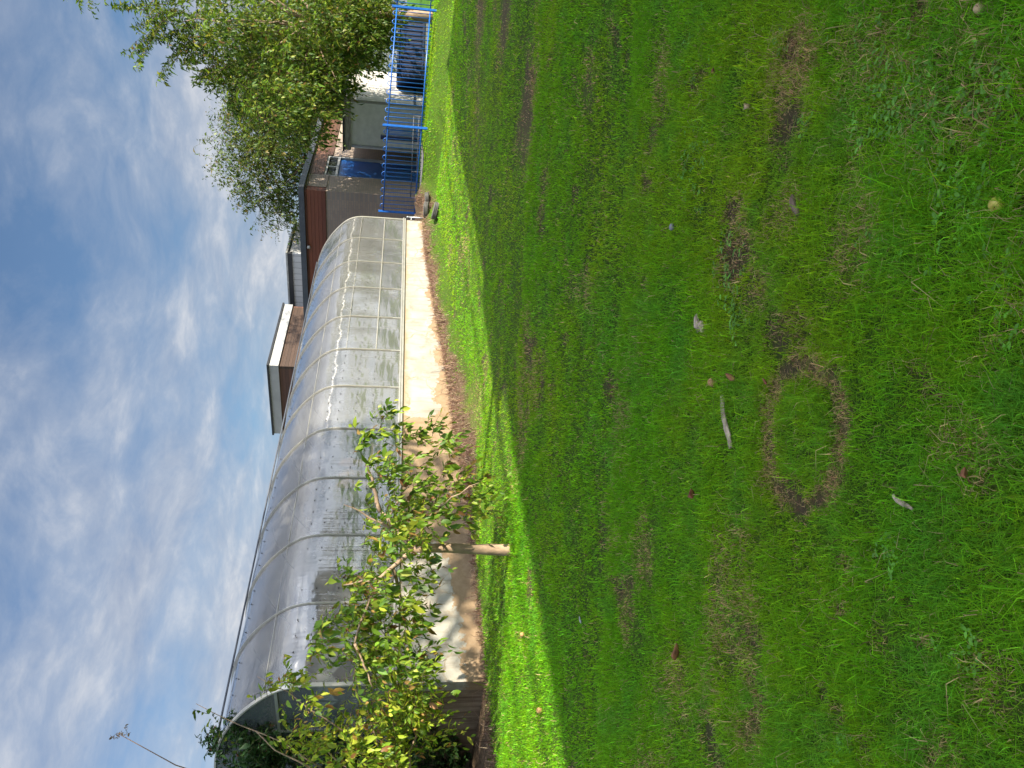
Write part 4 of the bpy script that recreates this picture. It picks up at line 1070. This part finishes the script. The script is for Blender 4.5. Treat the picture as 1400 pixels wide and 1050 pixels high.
# broad-leaved weeds among the grass
def weeds():
    P = []; T = []; Nn = []; L = []; C = []
    spots = [(1245,135,50,60,170),(1210,95,40,40,70),(1290,230,40,50,70),(1330,300,40,60,60),(1070,60,8,16,18),(1180,190,12,16,24),(960,190,14,60,90),(1000,370,16,40,70),(1005,430,14,30,50),(940,250,10,30,30),(1105,170,8,8,14),(1360,120,30,40,60),(1330,890,20,20,20),(1225,760,14,20,20),(1160,1015,14,18,26),(950,60,20,40,40),(1390,400,20,60,30),(1265,240,20,30,40),(1220,300,30,40,30)]
    for x, y, rx, ry, k in spots:
        for i in range(int(k*.55)):
            q = ground_at(x + rng.normal(0, rx*.75), y + rng.normal(0, ry*.75))
            a = rng.uniform(0, 6.28); nl = rng.integers(2, 5)
            for j in range(nl):
                b = a + j*6.28/nl + rng.normal(0, .3)
                P.append(q + np.array([0, 0, rng.uniform(.012, .030)])); T.append((math.cos(b), math.sin(b), rng.uniform(.0, .5))); Nn.append((0, 0, 1.)); L.append(rng.uniform(.012, .026))
                C.append(np.array([.15, .36, .045])*math.exp(rng.normal(0, .28)) + np.array([.05, .06, .03])*rng.random())
    P, T, Nn, L, C = map(np.array, (P, T, Nn, L, C)); n = len(P)
    v, f, c = leaves(P, T, Nn, L, L*.62, np.full(n, .25), np.full(n, .15), C, True)
    tag(npmesh('broad_leaved_weeds', v, f, M['leaf'], c), kind='stuff')
weeds()

# ------------------------------------------------------------------ sky, sun, camera
SUN_B = R(122.5); SUN_E = R(28)
S = np.array([math.sin(SUN_B)*math.cos(SUN_E), math.cos(SUN_B)*math.cos(SUN_E), math.sin(SUN_E)])
w = bpy.data.worlds.new('World'); sc.world = w; w.use_nodes = True; nt = w.node_tree; nt.nodes.clear(); g = NT(nt)
out = nt.nodes.new('ShaderNodeOutputWorld'); bg = nt.nodes.new('ShaderNodeBackground'); bg.inputs['Strength'].default_value = .05
sky = nt.nodes.new('ShaderNodeTexSky'); sky.sky_type = 'NISHITA'; sky.sun_disc = False; sky.sun_elevation = SUN_E; sky.sun_rotation = SUN_B
sky.air_density = 1.15; sky.dust_density = .4; sky.ozone_density = 3.
tc = nt.nodes.new('ShaderNodeTexCoord'); sp = nt.nodes.new('ShaderNodeSeparateXYZ'); g.l(tc.outputs['Generated'], sp.inputs[0])
den = g.math('ADD', g.math('MAXIMUM', sp.outputs['Z'], .0), .16)
cb = nt.nodes.new('ShaderNodeCombineXYZ'); g.l(g.math('DIVIDE', sp.outputs['X'], den), cb.inputs[0]); g.l(g.math('DIVIDE', sp.outputs['Y'], den), cb.inputs[1])
mp = nt.nodes.new('ShaderNodeMapping'); mp.inputs['Rotation'].default_value = (0, 0, R(-35)); mp.inputs['Scale'].default_value = (1.0, .9, 1); mp.inputs['Location'].default_value = (3.1, 1.7, 0)
g.l(cb.outputs[0], mp.inputs['Vector'])
wp = nt.nodes.new('ShaderNodeTexNoise'); wp.inputs['Scale'].default_value = 1.2; wp.inputs['Detail'].default_value = 3; g.l(mp.outputs[0], wp.inputs['Vector'])
vv = g.mix(.30, mp.outputs[0], wp.outputs['Color'])
n1 = g.noise(vv, 1.25, 9, .56); n2 = g.noise(vv, 4.5, 8, .62); n3 = g.noise(vv, .6, 3, .5); n4 = g.noise(g.mix(.05, vv, wp.outputs['Color']), 13., 6, .6)
cl = g.math('ADD', g.math('ADD', g.math('MULTIPLY', n1, .56), g.math('MULTIPLY', n2, .19)), g.math('ADD', g.math('MULTIPLY', n3, .18), g.math('MULTIPLY', n4, .08)))
cov = g.ramp(cl, [(.385, .06), (.455, .38), (.53, .74), (.61, .97)])
shade = g.ramp(g.math('ADD', g.math('ADD', g.math('MULTIPLY', n2, .5), g.math('MULTIPLY', n1, .25)), g.math('MULTIPLY', n4, .25)), [(.39, (3.3, 3.65, 4.6)), (.51, (4.5, 4.85, 5.6)), (.62, (6.5, 6.6, 6.9))])
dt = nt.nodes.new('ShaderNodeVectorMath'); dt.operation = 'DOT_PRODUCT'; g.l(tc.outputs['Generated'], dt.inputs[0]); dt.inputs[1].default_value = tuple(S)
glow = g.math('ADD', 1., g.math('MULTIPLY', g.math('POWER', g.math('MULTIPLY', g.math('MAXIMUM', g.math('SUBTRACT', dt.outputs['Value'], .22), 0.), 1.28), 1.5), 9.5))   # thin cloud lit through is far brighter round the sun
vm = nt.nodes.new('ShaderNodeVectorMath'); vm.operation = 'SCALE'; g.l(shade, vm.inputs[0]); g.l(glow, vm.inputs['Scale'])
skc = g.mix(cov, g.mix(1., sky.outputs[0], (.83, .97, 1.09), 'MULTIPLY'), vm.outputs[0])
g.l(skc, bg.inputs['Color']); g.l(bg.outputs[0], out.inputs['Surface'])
sl = bpy.data.lights.new('sun', 'SUN'); sl.energy = 5.0; sl.angle = R(.53); sl.color = (1, .91, .74)
so = bpy.data.objects.new('sun', sl); col.objects.link(so); so.rotation_euler = Vector(S).to_track_quat('Z', 'Y').to_euler(); so.location = (20, -10, 30)

cam = bpy.data.cameras.new('camera'); cam.sensor_width = 36; cam.sensor_fit = 'HORIZONTAL'; cam.lens = 27; cam.clip_start = .05; cam.clip_end = 3000
co = bpy.data.objects.new('camera', cam); col.objects.link(co)
from mathutils import Matrix
X = cD; Y = cR; Zb = -fw
co.matrix_world = Matrix(((X[0], Y[0], Zb[0], 0), (X[1], Y[1], Zb[1], 0), (X[2], Y[2], Zb[2], EYE), (0, 0, 0, 1)))
sc.camera = co
sc.view_settings.view_transform = 'Standard'; sc.view_settings.look = 'None'; sc.view_settings.exposure = 1.2; sc.view_settings.gamma = 1
sc.render.engine = 'CYCLES'; sc.cycles.max_bounces = 8; sc.cycles.transparent_max_bounces = 16; sc.cycles.use_denoising = True; sc.cycles.denoiser = 'OPENIMAGEDENOISE'; sc.cycles.denoising_input_passes = 'RGB_ALBEDO_NORMAL'; sc.cycles.denoising_prefilter = 'ACCURATE'
